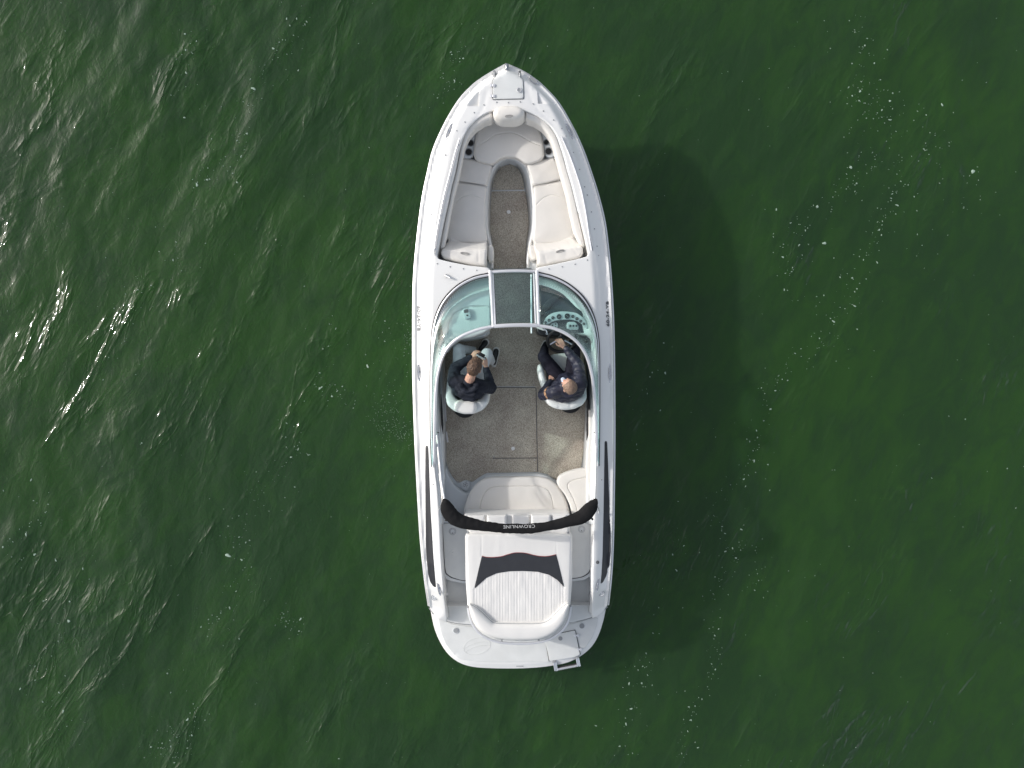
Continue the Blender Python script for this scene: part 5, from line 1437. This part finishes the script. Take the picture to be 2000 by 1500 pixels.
personA, ownA = person('seated person in dark navy hoodie and pale grey trousers holding a drone controller', matsA, JA, FA, handsA)
# drone controller held in both hands
ctr = V_(938.5, 699, 1.17)
ctl = empty('drone_controller', ctr); tag(ctl, 'grey drone remote controller held between the hands of the passenger', 'remote control')
CM = Matrix.Rotation(R(-27), 3, 'Z') @ Matrix.Rotation(R(25), 3, 'X')
def cadd(mb, name, mat):
    o = mb.build(name, mat); o.data.transform(Matrix.Translation(-ctr) @ Matrix.Identity(4)); o.parent = ctl; return o
o = cadd(MB().box(ctr, (0.135, 0.070, 0.030), M=CM, bev=0.010), 'controller_body', M_ctrl)
o = cadd(MB().box(ctr+CM @ Vector((0, 0.052, 0.012)), (0.085, 0.05, 0.010), M=CM, bev=0.003), 'phone_clamp', M_black)
for x in (-0.043, 0.043):
    o = cadd(MB().disc(ctr+CM @ Vector((x, -0.002, 0.015)), 0.011, 0.006, 14).tube([ctr+CM @ Vector((x, -0.002, 0.015)), ctr+CM @ Vector((x, -0.002, 0.030))], 0.004, 8), 'control_stick', M_black)
for x in (-0.055, 0.055):
    o = cadd(MB().box(ctr+CM @ Vector((x, 0.034, 0.004)), (0.020, 0.014, 0.018), M=CM, bev=0.003), 'shoulder_button', M_black)
for k in range(4):
    o = cadd(MB().disc(ctr+CM @ Vector((-0.015+0.010*k, -0.018, 0.014)), 0.0028, 0.003, 8), 'indicator', M_text)

# ---- helmsman
headB = V_(1111.5, 754, 1.55)
FB = frame((-0.52, 0.66, -0.30), (0.15, -0.10, 1))
JB = dict(head=headB, neck=V_(1110, 759, 1.38), chest=V_(1109, 760, 1.20), pelvis=V_(1105, 751, 0.93),
          shl=V_(1084, 765, 1.32), shr=V_(1134, 750, 1.33), ell=V_(1061, 771, 1.10), elr=V_(1129, 712, 1.17),
          wrl=V_(1075, 746, 1.02), wrr=V_(1106, 681, 1.15), hipl=V_(1093, 740, 0.90), hipr=V_(1117, 738, 0.90),
          knl=V_(1061, 696, 0.91), knr=V_(1122, 682, 0.91), anl=V_(1065, 676, 0.48), anr=V_(1118, 652, 0.48))
def extraB(t, J, F):
    c = J['neck']+Vector((0.0, 0.0, -0.02))
    for k in range(15):
        a0, a1 = R(-30+285*k/15+150), R(-30+285*(k+1)/15+150)
        t.bone(c+Vector((0.088*math.cos(a0), 0.088*math.sin(a0), 0.02)), 0.024, c+Vector((0.088*math.cos(a1), 0.088*math.sin(a1), 0.02)), 0.024)
def hairB(h, J, F):
    q = lambda x, y, z: Vector(J['head'])+F @ Vector((x, y, z))
    h.ball(q(0, -0.026, 0.032), (0.087, 0.097, 0.096), M=F, seg=24, rings=16)
    h.ball(q(0, -0.060, -0.010), (0.076, 0.052, 0.072), M=F, seg=20, rings=12)
matsB = dict(skin=M_skin, top=M_jacket, top_name='jacket', fold=0.017, bulk=1.13, trousers=M_trB, hair=M_hairB, tuft=0.003, top_extra=extraB, hair_shape=hairB,
             shoes=[((1054, 700), (1069, 664), M_black), ((1116, 668), (1122, 632), M_black)])
handsB = {'l': (V_(1075.5, 743.5, 1.015), (0.25, 0.8, -0.7), (0.0, 0.6, 0.8), 1, 0.8), 'r': (V_(1102, 678, 1.155), (-0.55, 0.84, 0.02), (0.15, 0.15, 1), -1, 0.62)}
personB, ownB = person('seated person in dark navy jacket steering the boat with one hand on the wheel', matsB, JB, FB, handsB)
# shirt front, elbow patch, wristwatch
sh = MB(); c = JB['neck']
sh.bone(c+Vector((-0.03, 0.055, -0.01)), 0.040, c+Vector((-0.065, 0.120, -0.07)), 0.030)
sh.bone(c+Vector((0.0, 0.06, -0.0)), 0.036, c+Vector((-0.065, 0.120, -0.07)), 0.026)
ownB(remeshed('shirt', sh, 0.006, M_shirt, None, 2))
d = (JB['ell']-JB['shl']).normalized()
p = JB['shl'].lerp(JB['ell'], 0.42)
e = MB(); e.tube([p-d*0.020, p+d*0.020], 0.0855, 20); ownB(e.build('arm_band', M_tan))
d = (JB['wrl']-JB['ell']).normalized(); e = MB(); e.tube([JB['wrl']-d*0.012, JB['wrl']+d*0.014], 0.034, 18); e.disc(JB['wrl']+Vector((0, 0, 0.026)), 0.018, 0.010, 16)
ownB(e.build('wristwatch', M_chrome))
